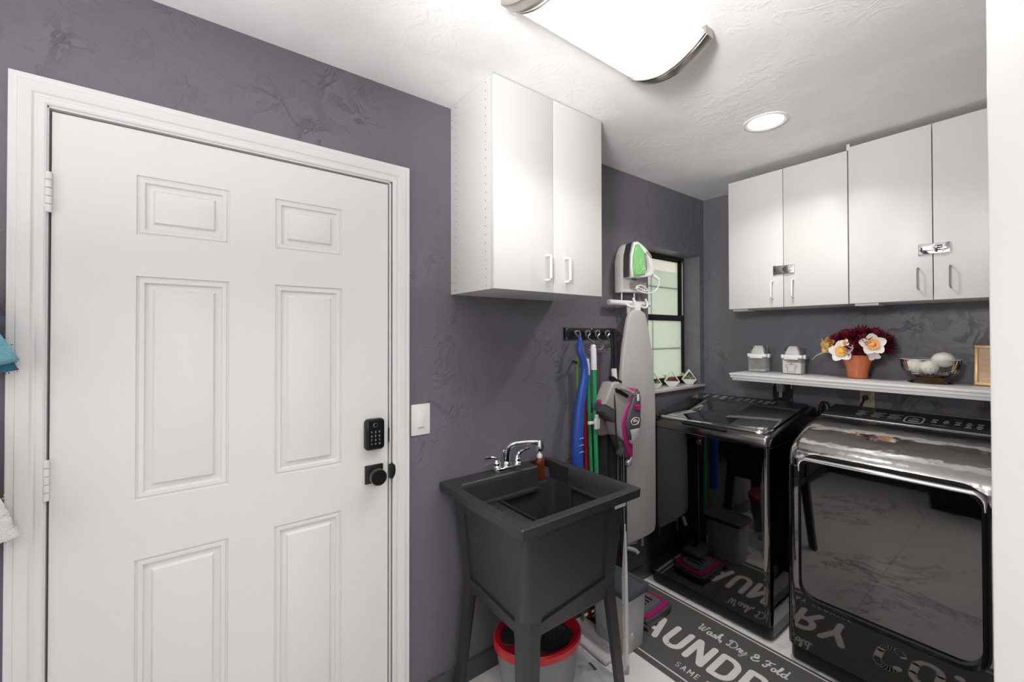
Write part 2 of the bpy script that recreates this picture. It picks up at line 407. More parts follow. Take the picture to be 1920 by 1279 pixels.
for (z0,z1) in ((1.797,1.901),(1.064,1.168),(.26,.364)):
    h=MB(); 
    for k in range(5):
        a=z0+(z1-z0)*k/5; h.lathe([(.0055,a+.0006),(.0064,a+.0016),(.0064,a+(z1-z0)/5-.0016),(.0055,a+(z1-z0)/5-.0006)],(.008,-3.2155,0),seg=16)
    h.box(0,.0045,-3.222,-3.214,z0+.002,z1-.002)
    link('hinge',h,WHITE,door)
# keypad deadbolt
k=MB(); k.prism(rrect(-2.416,-2.344,1.058,1.172,.014),0,DX,.020,.004)
kp=link('keypad_lock',k,BLKP,door,label='black keypad deadbolt')
k=MB(); k.prism(rrect(-2.412,-2.348,1.062,1.168,.012),0,.018,.0235,.002); link('lock_face',k,mat('gloss_black',(.008,.008,.009),.12),kp)
k=MB(); k.lathe([(.0085,0),(.0085,.0012),(.0065,.0015),(.0062,.0004)],(.0235,-2.380,1.150),axis=(1,0,0),seg=24,cap0=False,cap1=False); link('fingerprint_ring',k,STEEL,kp)
k=MB()
digits={'1':[[(0,.8),(.5,1),(.5,0)]],'2':[[(0,.8),(.3,1),(.7,.8),(.6,.5),(0,0),(.8,0)]],'3':[[(0,1),(.7,1),(.3,.55),(.7,.3),(.4,0),(0,.1)]],'4':[[(.6,0),(.6,1),(0,.3),(.8,.3)]],'5':[[(.7,1),(.1,1),(.1,.6),(.6,.6),(.7,.3),(.4,0),(0,.1)]],'6':[[(.6,1),(.1,.5),(.1,.1),(.5,0),(.7,.3),(.4,.5),(.1,.4)]],'7':[[(0,1),(.7,1),(.2,0)]],'8':[[(.4,.55),(.1,.8),(.4,1),(.7,.8),(.4,.55),(0,.25),(.4,0),(.8,.25),(.4,.55)]],'9':[[(.7,.6),(.3,.5),(.1,.8),(.4,1),(.7,.8),(.6,.3),(.3,0)]],'0':[[(.4,0),(.05,.3),(.05,.7),(.4,1),(.75,.7),(.75,.3),(.4,0)]],'*':[[(.1,.3),(.7,.8)],[(.1,.8),(.7,.3)]],'#':[[(.25,0),(.35,1)],[(.55,0),(.65,1)],[(0,.35),(.9,.35)],[(0,.7),(.9,.7)]]}
def vtext(mb,strokes,o,ux,uy,h,w,nrm,off=.0002):
    # lettering on an arbitrary plane: o origin, ux/uy unit axes, h height
    o=Vector(o);ux=Vector(ux);uy=Vector(uy);nrm=Vector(nrm)
    for st in strokes:
        P=[Vector(p)*h for p in st]
        for a,b in zip(P,P[1:]):
            t=(b-a); 
            if t.length<1e-7: continue
            t.normalize(); n=Vector((-t.y,t.x))*w/2; e=t*w*.35
            q=[a-e+n,a-e-n,b+e-n,b+e+n]
            mb.b.faces.new([mb.b.verts.new(o+ux*c.x+uy*c.y+nrm*off) for c in q])
for i,ch in enumerate('123456789*0#'):
    r,c=divmod(i,3)
    vtext(k,digits[ch],(.0236,-2.380-.0165+c*.0145,1.1215-r*.0145),(0,1,0),(0,0,1),.0062,.0011,(1,0,0))
link('keypad_digits',k,PRINT,kp)
# square rose and round knob
k=MB(); k.box(DX,.008,-2.412,-2.345,.932,.999,.0015); kn=link('knob_rose',k,BLKP,door,label='black square rose with round knob')
k=MB(); k.lathe([(.013,0),(.013,.022),(.018,.026),(.027,.030),(.0285,.034),(.0285,.052),(.027,.054),(.0,.054)],(.006,-2.378,.965),axis=(1,0,0),seg=40); link('knob',k,mat('satin_black_metal',(.012,.012,.013),.3,metal=.3),kn)
k=MB(); k.lathe([(.0287,.0335),(.0292,.0345),(.0287,.0355)],(.006,-2.378,.965),axis=(1,0,0),seg=40,cap0=False,cap1=False); link('knob_rim',k,STEEL,kn)
# strike plates on the casing side
k=MB(); k.box(DX,.0045,-2.3225,-2.3195,1.075,1.128); link('strike_plate',k,BLKP,door)
k=MB(); k.prism([(.0105,-2.312),(.0105,-2.300),(.004,-2.299),(.004,-2.312)],2,.955,.985) ; k.prism([(-2.322,.94),(-2.31,.935),(-2.3,.95),(-2.298,.965),(-2.30,.985),(-2.31,.995),(-2.322,.99)],0,.0,.0135,.001); link('strike_plate',k,BLKP,door,label='black curved latch strike')
# window
m=MB()
win=struct('window_1',MB().box(-.158,-.118,wy0,wy0+.02,wz0,wz1).box(-.158,-.118,wy1-.022,wy1,wz0,wz1).box(-.158,-.118,wy0+.02,wy1-.022,wz1-.022,wz1).box(-.158,-.118,wy0+.02,wy1-.022,wz0+.018,wz0+.044),WINF)
m=MB(); UY0,UY1=wy0+.02,wy1-.022
m.box(-.150,-.134,UY0,UY0+.02,1.585,wz1-.022); m.box(-.150,-.134,UY1-.034,UY1,1.585,wz1-.022); m.box(-.150,-.134,UY0,UY1,wz1-.034,wz1-.022)
us=link('upper_sash',m,WINF,win)
m=MB(); m.box(-.134,-.112,UY0,UY1,1.578,1.618,.002); m.box(-.134,-.114,UY0,UY0+.016,wz0+.044,1.578); m.box(-.134,-.114,UY1-.020,UY1,wz0+.044,1.578); m.box(-.134,-.114,UY0,UY1,wz0+.044,wz0+.066)
ls=link('lower_sash',m,WINF,win)
link('muntin',MB().box(-.143,-.139,-.435,-.427,1.618,2.0).box(-.143,-.139,UY0,UY1,1.806,1.815),MUNT,us)
link('muntin',MB().box(-.127,-.123,-.444,-.435,1.18,1.578).box(-.127,-.123,UY0,UY1,1.378,1.388),MUNT,ls)
link('frosted_pane',MB().box(-.1385,-.1365,UY0+.01,UY1-.01,1.60,1.925),FROST,us)
link('upper_clear_pane',MB().box(-.1385,-.1365,UY0+.01,UY1-.01,1.925,2.006),FROSTU,us)
link('frosted_pane',MB().box(-.1225,-.1205,UY0+.005,UY1-.005,1.16,1.59),FROST,ls)
link('sash_track',MB().box(-.118,-.110,UY1-.010,UY1-.004,1.62,2.01),STEEL,win)
link('window_sill',MB().box(-.158,.018,-.69,-.015,1.113,1.131,.003),SILL,win)
# ================================================================ CEILING LIGHTS
def arcx(x0,x1,zb,sag,n=14):
    out=[]
    for i in range(n+1):
        t=i/n; out.append((x0+(x1-x0)*t, zb-sag*(1-(2*t-1)**2)))
    return out
x0,x1=FIX_X0,FIX_X1
fx=thing('ceiling_light','long flush ceiling light with curved white lens and nickel end bands','ceiling light',((x0+x1)/2,(FIX_Y0+FIX_Y1)/2,H))
m=MB(); pr=[(x0,2.425)]+arcx(x0+.004,x1-.004,2.412,.048)+[(x1,2.425)]
m.prism([(p[0],p[1]) for p in pr],1,FIX_Y0+.045,FIX_Y1-.045); link('lens',m,LENS,fx)
m=MB(); m.box(x0+.01,x1-.01,FIX_Y0+.02,FIX_Y1-.02,2.424,H); link('housing',m,PLW,fx)
for (a,b) in ((FIX_Y0,FIX_Y0+.045),(FIX_Y1-.045,FIX_Y1)):
    m=MB(); pr=[(x0-.006,2.4395)]+arcx(x0-.006,x1+.006,2.412,.052)+[(x1+.006,2.4395)]
    m.prism(pr,1,a,b,.002); e=link('end_band',m,NICKEL,fx)
    c=a+.045 if a==FIX_Y0 else b-.045
    m=MB(); pr=arcx(x0-.007,x1+.007,2.411,.055)+arcx(x0-.007,x1+.007,2.415,.049)[::-1]
    for d in (-.004,.006): m.prism(pr,1,c+d-.0015,c+d+.0015)
    link('band_ridge',m,CHROME,e)
cl=thing('recessed_light','round recessed downlight glowing white in the ceiling','recessed light',(.758,-.868,H))
m=MB(); m.lathe([(.088,0),(.088,-.004),(.080,-.006),(.070,-.002),(.070,.0)],(.758,-.868,H-.0002),seg=48,cap0=False,cap1=False); link('trim_ring',m,PLW,cl)
m=MB(); m.lathe([(.070,-.001),(.070,-.0025)],(.758,-.868,H),seg=48); link('lamp_face',m,CANL,cl)
# ================================================================ WALL CABINETS
def hpull(mb,a,b,out,r=.0042):
    a=Vector(a);b=Vector(b);out=Vector(out); d=(b-a).normalized()
    mb.tube([a,a+out*.75,a+out+d*.006]+[b+out-d*.006,b+out*.75,b],r,seg=10)
c1=thing('wall_cabinet','tall white two-door wall cabinet with shelf pin holes, on the wall right of the door','cabinet',(0,-1.758,1.652))
m=MB(); m.box(0.001,.298,-2.052,-2.036,1.652,H-.001); m.box(.001,.298,-1.479,-1.463,1.652,H-.001); m.box(.001,.298,-2.036,-1.479,1.652,1.668); m.box(.001,.298,-2.036,-1.479,H-.017,H-.001); m.box(.001,.008,-2.036,-1.479,1.668,H-.017)
body=link('carcass',m,LAMW,c1)
m=MB()
for i in range(25):
    z=2.427-(2.427-1.666)*i/24
    for x in (.265,.044): m.lathe([(.0022,-.0004),(.0022,.0003)],(x,-2.0521,z),axis=(0,1,0),seg=8)
for z in (2.385,2.355,1.70): m.lathe([(.0026,-.0004),(.0026,.0003)],(.012,-2.0521,z),axis=(0,1,0),seg=8)
link('pin_holes',m,LAMW2,body)
for (a,b,hy) in ((-2.051,-1.7595,-1.796),(-1.7565,-1.464,-1.690)):
    d=link('door',MB().box(.300,.317,a,b,1.652,H-.004,.001),LAMW,c1)
    m=MB(); hpull(m,(.317,hy,1.700),(.317,hy,1.797),(.028,0,0),.0048); link('handle',m,PLW,d)
def back_cab(label,xa,xm,xb,z0,z1,hx,hm,pull_m):
    c=thing('wall_cabinet',label,'cabinet',((xa+xb)/2,0,z0))
    m=MB(); T=.016; m.box(xa,xa+T,-.318,-.001,z0,z1); m.box(xb-T,xb,-.318,-.001,z0,z1); m.box(xa+T,xb-T,-.318,-.001,z0,z0+T); m.box(xa+T,xb-T,-.318,-.001,z1-T,z1); m.box(xa+T,xb-T,-.008,-.001,z0+T,z1-T)
    link('carcass',m,LAMW,c)
    D=[]
    for (a,b,h) in ((xa+.001,xm-.0015,hx[0]),(xm+.0015,xb-.001,hx[1])):
        d=link('door',MB().box(a,b,-.337,-.320,z0-.002,z1-.001,.001),LAMW,c); D.append(d)
        m=MB(); hpull(m,(h,-.337,1.683),(h,-.337,1.776),(0,-.026,0),.004 if pull_m is PLW else .0032); link('handle',m,pull_m,d)
    return c,D
c2,D2=back_cab('white two-door wall cabinet in the corner with a small dark steel hasp lock',.337,.6325,.919,1.635,2.394,(.5795,.681),1,PLW)
c3,D3=back_cab('white two-door wall cabinet at the right edge with bright steel combination hasp',.922,1.2185,1.508,1.635,2.408,(1.172,1.2725),1,STEEL)
link('filler_strip',MB().box(.914,.927,-.330,-.30,2.394,2.425),LAMW,c3)
link('hanging_rail',MB().box(.345,.43,-.30,-.2,1.622,1.635),LAMW,c2); link('hanging_rail',MB().box(.94,1.03,-.32,-.22,1.622,1.635),LAMW,c3)
def hasp(parent,x0,x1,z0,z1,metal,big):
    m=MB(); m.prism(rrect(x0,x1,z0,z1,.004),1,-.3455,-.3405,.001); m.box(x0-.002,x0+.012,-.341,-.337,z0-.003,z1+.003); m.box(x1-.04,x1,-.341,-.337,z0,z1)
    h=link('hasp_plate',m,metal,parent)
    cx=x1-.030; cz=(z0+z1)/2; m=MB()
    pr=[(cx-.026,cz),(cx-.012,cz+.018),(cx+.008,cz+.018),(cx+.024,cz),(cx+.008,cz-.018),(cx-.012,cz-.018)]
    m.prism(smooth_poly(pr,3),1,-.353 if big else -.352,-.3455,.001); d=link('dial_housing',m,CHROME if big else metal,h)
    m=MB()
    for k_ in (-1,0,1): m.box(cx-.009,cx+.009,-.3545,-.352,cz+k_*.0085-.0032,cz+k_*.0085+.0032,.0008)
    link('dial_wheels',m,DARKM if big else STEEL,d)
    m=MB(); m.box(x0+.006,x0+.012,-.3462,-.3452,cz-.009,cz+.009); link('hasp_slot',m,DARKM,h)
hasp(D2[1],.584,.686,1.814,1.860,STEEL,False)
hasp(D3[1],1.174,1.272,1.834,1.880,CHROME,True)
# ================================================================ SHELF over the machines
ZS=1.252
m=MB(); yf=-.352
prof=[(yf+.010,ZS-.045),(yf+.010,ZS-.030),(yf+.004,ZS-.026),(yf+.003,ZS-.014),(yf,ZS-.010),(yf,ZS-.002),(yf+.002,ZS),(-.0005,ZS),(-.0005,ZS-.045)]
shelf=thing('floating_shelf','white moulded floating shelf on the back wall above the washer and dryer','shelf',(.93,-.0005,ZS-.045))
m=MB()
m.box(.342,1.525,yf,-.0005,ZS-.012,ZS,.002); m.box(.346,1.525,yf+.004,-.0005,ZS-.028,ZS-.012,.003); m.box(.354,1.525,yf+.012,-.0005,ZS-.042,ZS-.028,.002)
link('board',m,WHITE,shelf)
# wall outlets under shelf
o=thing('wall_outlet','beige duplex wall outlet with a black cord, half hidden under the shelf','outlet',(.914,0,1.10))
link('cover_plate',MB().box(.882,.946,-.006,0,1.085,1.200,.002),BEIGE,o)
m=MB()
for z in (1.123,1.165):
    m.prism(rrect(.900,.930,z-.015,z+.015,.012),1,-.0075,-.006)
    for xx in (.908,.921): m.box(xx-.0012,xx+.0012,-.0079,-.0070,z-.003,z+.007)
rc=link('receptacle_face',m,mat('beige_dark',(.40,.34,.22),.4),o)
m=MB(); m.box(.898,.918,-.035,-.0075,1.128,1.150,.003); m.tube(smooth_pts([(.905,-.03,1.13),(.893,-.035,1.10),(.888,-.03,1.05),(.89,-.02,.95)]),.0045,8); link('power_cord',m,BLKP,o)
o=thing('outlet_box','black recessed washer outlet box with steel corners and grey plug behind the washer','outlet',(.502,0,1.07))
m=MB()
m.box(.448,.456,-.008,0,1.065,1.21); m.box(.550,.558,-.008,0,1.065,1.21); m.box(.456,.550,-.008,0,1.065,1.073); m.box(.456,.550,-.008,0,1.20,1.21); m.box(.456,.550,-.002,0,1.073,1.20)
link('box_frame',m,BLKP,o)
for q in ((.448,.456,-.012,-.0081,1.16,1.21),(.550,.558,-.012,-.0081,1.15,1.21)): link('steel_clip',MB().box(*q),STEEL,o)
for q in (.453,.553): link('corner_screw',MB().lathe([(.006,0),(.006,.005)],(q,-.0135,1.083),axis=(0,1,0),seg=10),STEEL,o)
m=MB(); m.loft([[(x*1,-.045,z) for x,z in ((.478,1.20),(.525,1.20),(.517,1.13),(.486,1.13))],[(x*1,-.01,z) for x,z in ((.474,1.20),(.529,1.20),(.520,1.125),(.483,1.125))]]); m.lathe([(.010,0),(.010,.03),(.007,.034)],(.501,-.03,1.095),seg=12); link('plug',m,mat('mid_grey_plastic',(.30,.30,.30),.4),o)
# ================================================================ WASHER
WX0,WX1=.036,.708
ws=thing('washing_machine','black glossy top-load washing machine with glass lid, in the corner','washing machine',((WX0+WX1)/2,-.38,0))
def rbox_loops(x0,x1,yf,yb,levels,r,n=5):
    L=[]
    for z,ins in levels:
        q=[]
        for (a,b) in rrect(x0+ins,x1-ins,yf+ins,yb,r,n,.004): q.append((a,b,z))
        L.append(q)
    return L
m=MB(); m.loft(rbox_loops(WX0,WX1,-.718,-.06,[(.075,.004),(.079,.0005),(.083,0),(.928,0),(.932,0),(.936,.003)],.028)); bd=link('body_panel',m,BGLASS,ws,sharp=32)
m=MB(); m.loft(rbox_loops(WX0+.006,WX1-.006,-.706,-.08,[(.014,.0),(.073,0)],.03)); 
for (xx,yy) in ((.09,-.66),(.655,-.66),(.09,-.12),(.655,-.12)): m.lathe([(.022,0),(.022,.014)],(xx,yy,0),seg=16)
link('base_skirt',m,mat('base_black',(.02,.02,.021),.25),ws)
# top frame: loft of cross-sections in x (yz profile), ends rounded
prof=[(-.719,.938),(-.7195,.960),(-.714,.978),(-.700,.990),(-.685,.995),(-.30,1.058),(-.16,1.080),(-.11,1.077),(-.062,1.03),(-.060,.938)]
def yzloft(mb,prof,xs,ins):
    cy=-.36; cz=prof[0][1]
    loops=[]
    for x,(dy,dz) in zip(xs,ins):
        loops.append([(x,y+(dy if y<cy else -dy*0),z-(dz if z>cz+.01 else 0)) for y,z in prof])
    mb.loft(loops)
m=MB(); yzloft(m,prof,[WX0,WX0+.004,WX0+.014,WX0+.028,WX1-.028,WX1-.014,WX1-.004,WX1],[(.026,.014),(.014,.006),(.004,.001),(0,0),(0,0),(.004,.001),(.014,.006),(.026,.014)])
tf=link('top_frame',m,BSS,ws,sharp=40)
# lid: sloping glass with rounded front corners
def on_slope(y,off=0): # top plane height
    return .9945+(y+.685)*(.0855/.525)+off
lid_poly=[(WX0+.020,-.315)]+[(WX0+.020,-.62)]+[(WX0+.024+.05*(1-math.cos(t)),-.64-.052*math.sin(t)) for t in [PI/2*k/6 for k in range(1,7)]]
lid_poly+=[(WX1-.024-.05*(1-math.cos(t)),-.64-.052*math.sin(t)) for t in [PI/2*k/6 for k in range(6,0,-1)]]+[(WX1-.020,-.62),(WX1-.020,-.315)]
def slab(mb,poly,o0,o1,ins=0):
    cx=sum(p[0] for p in poly)/len(poly); cy=sum(p[1] for p in poly)/len(poly)
    def sh(p,k): return (cx+(p[0]-cx)*k,cy+(p[1]-cy)*k)
    L=[]
    for (o,k) in ((o0,1),(o1-.003,1),(o1,1-ins)):
        L.append([(*sh(p,k),on_slope(sh(p,k)[1],o)) for p in poly])
    mb.loft(L)
m=MB(); slab(m,lid_poly,.003,.015,.012); lid=link('lid_glass',m,LIDG,ws,sharp=40)
m=MB()
edge=[p for p in lid_poly[1:-1]]
pts=[(p[0],p[1]-.003,on_slope(p[1],.004)) for p in edge]
m.tube(pts,[.004]+[.008]*(len(pts)-2)+[.004],10); link('lid_chrome_edge',m,CHROME,lid)
m=MB(); m.box(.25,.50,-.722,-.690,.9805,.990,.002); link('lid_finger_gap',m,DARKM,tf)
m=MB(); slab(m,[(WX0+.018,-.170),(WX0+.018,-.309),(WX1-.018,-.309),(WX1-.018,-.170)],.001,.014,.008); cp=link('control_panel',m,PANELB,ws)
m=MB()
for i,xx in enumerate([.13,.185,.235,.285,.335,.375,.415,.455,.49,.525]):
    for r_ in range(3 if i%2 else 4):
        yy=-.205-r_*.018
        if i in (3,) and r_>2: continue
        wd=.018+.010*((i*7+r_*3)%3)/2
        a=[(xx,yy),(xx+wd,yy),(xx+wd,yy-.006-.002*((i+r_)%2)),(xx,yy-.006)]
        m.b.faces.new([m.b.verts.new((p[0],p[1],on_slope(p[1],.0146))) for p in a])
link('panel_print',m,PRINT,cp)
m=MB(); m.tube([(WX0+.018,-.171,on_slope(-.171,.013)),(WX1-.02,-.171,on_slope(-.171,.013))],.0015,6); m.tube([(WX1-.018,-.17,on_slope(-.17,.013)),(WX1-.018,-.62,on_slope(-.62,.013))],.0012,6); link('panel_edge_line',m,STEEL,cp)
link('drain_hose',MB().tube(smooth_pts([(.735,-.05,1.02),(.742,-.035,1.06),(.728,-.03,1.085),(.71,-.03,1.06),(.70,-.028,.9)]),.014,10),BLKP,ws)
# ================================================================ DRYER
DX0,DX1=.783,1.469
dr=thing('clothes_dryer','dark stainless front-load dryer with big black glass door, right of the washer','dryer',((DX0+DX1)/2,-.39,0))
m=MB(); m.loft(rbox_loops(DX0,DX1,-.742,-.06,[(.075,.004),(.079,.0005),(.083,0),(.884,0),(.888,0),(.891,.002)],.030)); link('body_panel',m,BGLASS,dr,sharp=32)
m=MB(); m.loft(rbox_loops(DX0+.006,DX1-.006,-.728,-.08,[(.014,.0),(.073,0)],.03))
for (xx,yy) in ((.84,-.68),(1.41,-.68),(.84,-.12),(1.41,-.12)): m.lathe([(.022,0),(.022,.014)],(xx,yy,0),seg=16)
link('base_skirt',m,MATS['base_black'],dr)
prof=[(-.7425,.893),(-.7432,.925),(-.740,.944),(-.732,.960),(-.716,.976),(-.692,.991),(-.660,1.006),(-.620,1.023),(-.580,1.038),(-.540,1.050),(-.50,1.059),(-.46,1.065),(-.42,1.068),(-.38,1.070),(-.345,1.070),(-.335,1.0665),(-.20,1.087),(-.125,1.0985),(-.11,1.094),(-.062,1.02),(-.060,.893)]
m=MB(); yzloft(m,prof,[DX0,DX0+.004,DX0+.012,DX0+.026,DX0+.045,DX1-.045,DX1-.026,DX1-.012,DX1-.004,DX1],[(.036,.030),(.024,.018),(.012,.008),(.003,.002),(0,0),(0,0),(.003,.002),(.012,.008),(.024,.018),(.036,.030)])
tc=link('top_cover',m,BSSG,dr,sharp=38)
def dz(y): return 1.068+(y+.345)*(.0325/.22)
m=MB(); m.loft([[(DX0+.020,-.342,dz(-.342)-.002),(DX1-.020,-.342,dz(-.342)-.002),(DX1-.020,-.128,dz(-.128)-.002),(DX0+.020,-.128,dz(-.128)-.002)],[(DX0+.020,-.342,dz(-.342)+.004),(DX1-.020,-.342,dz(-.342)+.004),(DX1-.020,-.128,dz(-.128)+.004),(DX0+.020,-.128,dz(-.128)+.004)]]); cp=link('control_panel',m,PANELB,dr)
m=MB()
def ftop(m,x0,x1,y0,y1,h=.0046):
    m.b.faces.new([m.b.verts.new((x,y,dz(y)+h)) for x,y in ((x0,y0),(x1,y0),(x1,y1),(x0,y1))])
for x,ww in ((.925,.042),(.985,.048),(1.045,.050)):
    for r_ in range(4): ftop(m,x+.003*(r_%2),x+ww-.012*(r_%2),-.215-.022*r_,-.207-.022*r_)
fr=rrect(1.108,1.170,-.305,-.205,.022)
for a,b in zip(fr,fr[1:]+fr[:1]):
    t=Vector((b[0]-a[0],b[1]-a[1])); n=Vector((-t.y,t.x)).normalized()*.0028
    m.b.faces.new([m.b.verts.new((x,y,dz(y)+.0046)) for x,y in ((a[0]+n.x,a[1]+n.y),(a[0]-n.x,a[1]-n.y),(b[0]-n.x,b[1]-n.y),(b[0]+n.x,b[1]+n.y))])
ftop(m,1.122,1.156,-.285,-.268); ftop(m,1.120,1.158,-.252,-.246); ftop(m,1.13,1.150,-.235,-.228)
for i,x in enumerate((1.195,1.232,1.268,1.302,1.335)):
    for r_ in range(4 if i>2 else 3): ftop(m,x+.003*((i+r_)%2),x+.020-.004*((i*3+r_)%2),-.225-.020*r_,-.214-.020*r_)
ftop(m,1.258,1.288,-.185,-.182); ftop(m,1.20,1.25,-.30,-.298)
link('panel_print',m,PRINT,cp)
m=MB(); m.tube([(DX0+.02,-.129,dz(-.129)+.004),(DX1-.02,-.129,dz(-.129)+.004)],.0015,6); m.tube([(DX0+.02,-.342,dz(-.342)+.003),(DX1-.02,-.342,dz(-.342)+.003)],.0015,6); link('panel_edge_line',m,STEEL,cp)
# door
m=MB(); A=rrect(.833,1.408,.298,.955,.075,8); 
m.loft([[(a,-.741,b) for a,b in A],[(a,-.7475,b) for a,b in A]]); gs=link('door_gasket',m,DARKM,dr)
DFR=mat('gloss_black_frame',(.008,.008,.009),.10,spec=.6)
DA=(.842,1.401,.307,.944)
def ringloop(ins,y,r): return [(a,y,b) for a,b in rrect(DA[0]+ins,DA[1]-ins,DA[2]+ins,DA[3]-ins,max(r-ins,.01),8)]
m=MB(); m.loft([ringloop(0,-.743,.07),ringloop(0,-.766,.07),ringloop(.006,-.771,.07),ringloop(.030,-.772,.07),ringloop(.034,-.770,.07)],True,True); dd=link('door',m,DFR,dr,sharp=40)
def gl(k,y,r): return [(a,y,b) for a,b in rrect(DA[0]+.010+k,DA[1]-.010-k,DA[2]+.036+k,DA[3]-.012-k,r,8)]
m=MB(); m.loft([gl(0,-.7695,.06),gl(.002,-.7735,.058)],True,True); link('door_glass',m,DGLASS,dd,sharp=30)
m=MB()
pts=[(.845,-.772,.875)]+[(.845+.030*(1-math.cos(t)),-.775,.905+.030*math.sin(t)) for t in [PI/2*k/6 for k in range(7)]]+[(1.398-.030*(1-math.cos(t)),-.775,.905+.030*math.sin(t)) for t in [PI/2*k/6 for k in range(6,-1,-1)]]+[(1.398,-.772,.875)]
m.tube(pts,[.003,.006]+[.0085]*(len(pts)-4)+[.006,.003],12); link('door_handle',m,CHROME,dd)
# ================================================================ FLOOR MAT
MX0,MX1,MY0,MY1=-.0,1.475,-1.270,-.742
MX0=.03
rug=thing('floor_mat','long charcoal mat lettered LAUNDRY CO. in front of the washer and dryer','floor mat',((MX0+MX1)/2,(MY0+MY1)/2,0))
m=MB(); m.prism(rrect(MX0,MX1,MY0,MY1,.008,2),2,.0006,.004,.0006,1); base=link('mat_base',m,MATD,rug)
m=MB(); t=.0075; a0,a1,b0,b1=MX0+.018,MX1-.018,-1.240,-.757
for q in ((a0,a1,b0,b0+t),(a0,a1,b1-t,b1),(a0,a0+t,b0+t,b1-t),(a1-t,a1,b0+t,b1-t)): m.box(*q,.0038,.0043)
link('border_line',m,MATW,base)
G={} # stroke letters, cap box 0..1 high, width given
def setg(ch,w,*st): G[ch]=(w,st)
setg('L',.42,[(0,1),(0,0),(.42,0)])
setg('A',.58,[(0,0),(.27,1),(.31,1),(.58,0)],[(.10,.34),(.48,.34)])
setg('U',.52,[(0,1),(0,.26)]+arc(.26,.26,.26,.26,180,360,10)[1:]+[(.52,1)])
setg('N',.52,[(0,0),(0,1)],[(.03,.99),(.49,.01)],[(.52,0),(.52,1)])
setg('D',.54,[(0,0),(0,1),(.22,1)]+arc(.22,.68,.32,.32,90,0,6)[1:]+[(.54,.32)]+arc(.22,.32,.32,.32,0,-90,6)[1:]+[(0,0)])
setg('R',.52,[(0,0),(0,1),(.25,1)]+arc(.25,.73,.26,.27,90,-90,10)[1:]+[(0,.46)],[(.26,.46),(.54,0)])
setg('Y',.60,[(0,1),(.30,.45),(.60,1)],[(.30,.45),(.30,0)])
setg('C',.54,arc(.29,.70,.28,.30,25,180,10)+arc(.29,.30,.28,.30,180,335,10))
setg('O',.58,arc(.29,.70,.29,.30,0,180,10)+arc(.29,.30,.29,.30,180,360,10)+[(.58,.70)])
setg('.',.06,[(.02,.0),(.05,.0)])
setg(' ',.22)
setg('S',.46,arc(.23,.74,.22,.25,30,250,10)+arc(.23,.26,.23,.26,70,-150,10))
setg('M',.66,[(0,0),(0,1)],[(.02,1),(.33,.35)],[(.33,.35),(.64,1)],[(.66,1),(.66,0)])
setg('E',.42,[(.42,1),(0,1),(0,0),(.42,0)],[(0,.5),(.36,.5)])
setg('V',.56,[(0,1),(.28,0),(.56,1)])
setg('I',.0,[(0,0),(0,1)])
def write(mb,text,x,y,h,wd,gap,z0,z1,sx=1.0):
    for ch in text:
        w_,sts=G[ch]
        for st in sts: ribbon(mb,[(p[0]*h*sx,p[1]*(h-wd)+wd/2) for p in st],wd,z0,z1,lambda u,v,x=x:(x+u,y+v))
        x+=w_*h*sx+gap
    return x
x=.152
for word in ('LAUNDRY','CO.'):
    m=MB(); x=write(m,word,x,-1.118,.170,.0285,.0445,.0038,.0044,.80)+G[' '][0]*.170*.8+.0445
    link('large_lettering',m,MATW,base)
m=MB(); write(m,'SAME DAY SERVICE',.497,-1.196,.034,.0042,.0135,.0038,.0044,.85); link('small_lettering',m,MATW,base)
# handwritten line
SC={}
SC['W']=(1.0,[[(.02,.92),(.10,1.0),(.17,.85),(.13,.25),(.22,.02),(.38,.35),(.50,.80),(.47,.22),(.58,.02),(.76,.35),(.88,.95),(1.0,.82)]])
SC['a']=(.52,[[(.42,.42),(.28,.50),(.08,.34),(.10,.06),(.26,.0),(.42,.24),(.46,.48),(.42,.12),(.52,.02),(.62,.14)]])
SC['s']=(.40,[[(-.02,.10),(.16,.30),(.26,.52),(.34,.24),(.28,.02),(.08,.02)],[(.28,.03),(.44,.12)]])
SC['h']=(.52,[[(-.02,.12),(.22,.62),(.32,1.0),(.20,1.04),(.10,.5),(.06,.0),(.22,.40),(.36,.48),(.38,.12),(.50,.0),(.62,.12)]])
SC[',']=(.22,[[(.10,.05),(.06,-.18)]])
SC['D']=(1.02,[[(.25,.85),(.20,.10),(.05,.02),(.02,.14),(.22,.12),(.55,.0),(.86,.25),(.88,.65),(.60,.96),(.22,1.0),(.0,.86),(.04,.70)]])
SC['r']=(.40,[[(-.02,.12),(.14,.52),(.20,.40),(.36,.44),(.28,.10),(.40,.0),(.48,.12)]])
SC['y']=(.50,[[(.02,.44),(.06,.08),(.22,.04),(.40,.46),(.32,-.10),(.12,-.48),(.0,-.34),(.18,-.12),(.56,.18)]])
SC['&']=(.80,[[(.78,.30),(.60,.10),(.28,.0),(.06,.18),(.20,.42),(.46,.48),(.24,.56),(.18,.84),(.40,1.0),(.52,.80),(.36,.56)],[(.46,.48),(.62,.62)]])
SC['F']=(.70,[[(.0,.80),(.20,.98),(.50,.90),(.80,1.02)],[(.44,.92),(.34,.40),(.22,.02),(.02,.04),(.02,.18)],[(.18,.46),(.56,.52)]])
SC['o']=(.46,[[(.24,.48),(.06,.30),(.10,.04),(.28,.02),(.40,.26),(.26,.48),(.34,.40),(.54,.42)]])
SC['l']=(.30,[[(-.02,.14),(.20,.60),(.26,1.0),(.14,1.0),(.08,.40),(.14,.02),(.32,.12)]])
SC['d']=(.52,[[(.40,.44),(.22,.50),(.06,.30),(.10,.04),(.28,.04),(.44,.40),(.50,1.02),(.42,.30),(.50,.02),(.62,.12)]])
SC[' ']=(.30,[])
m=MB(); x=.432; y=-.887; h=.052
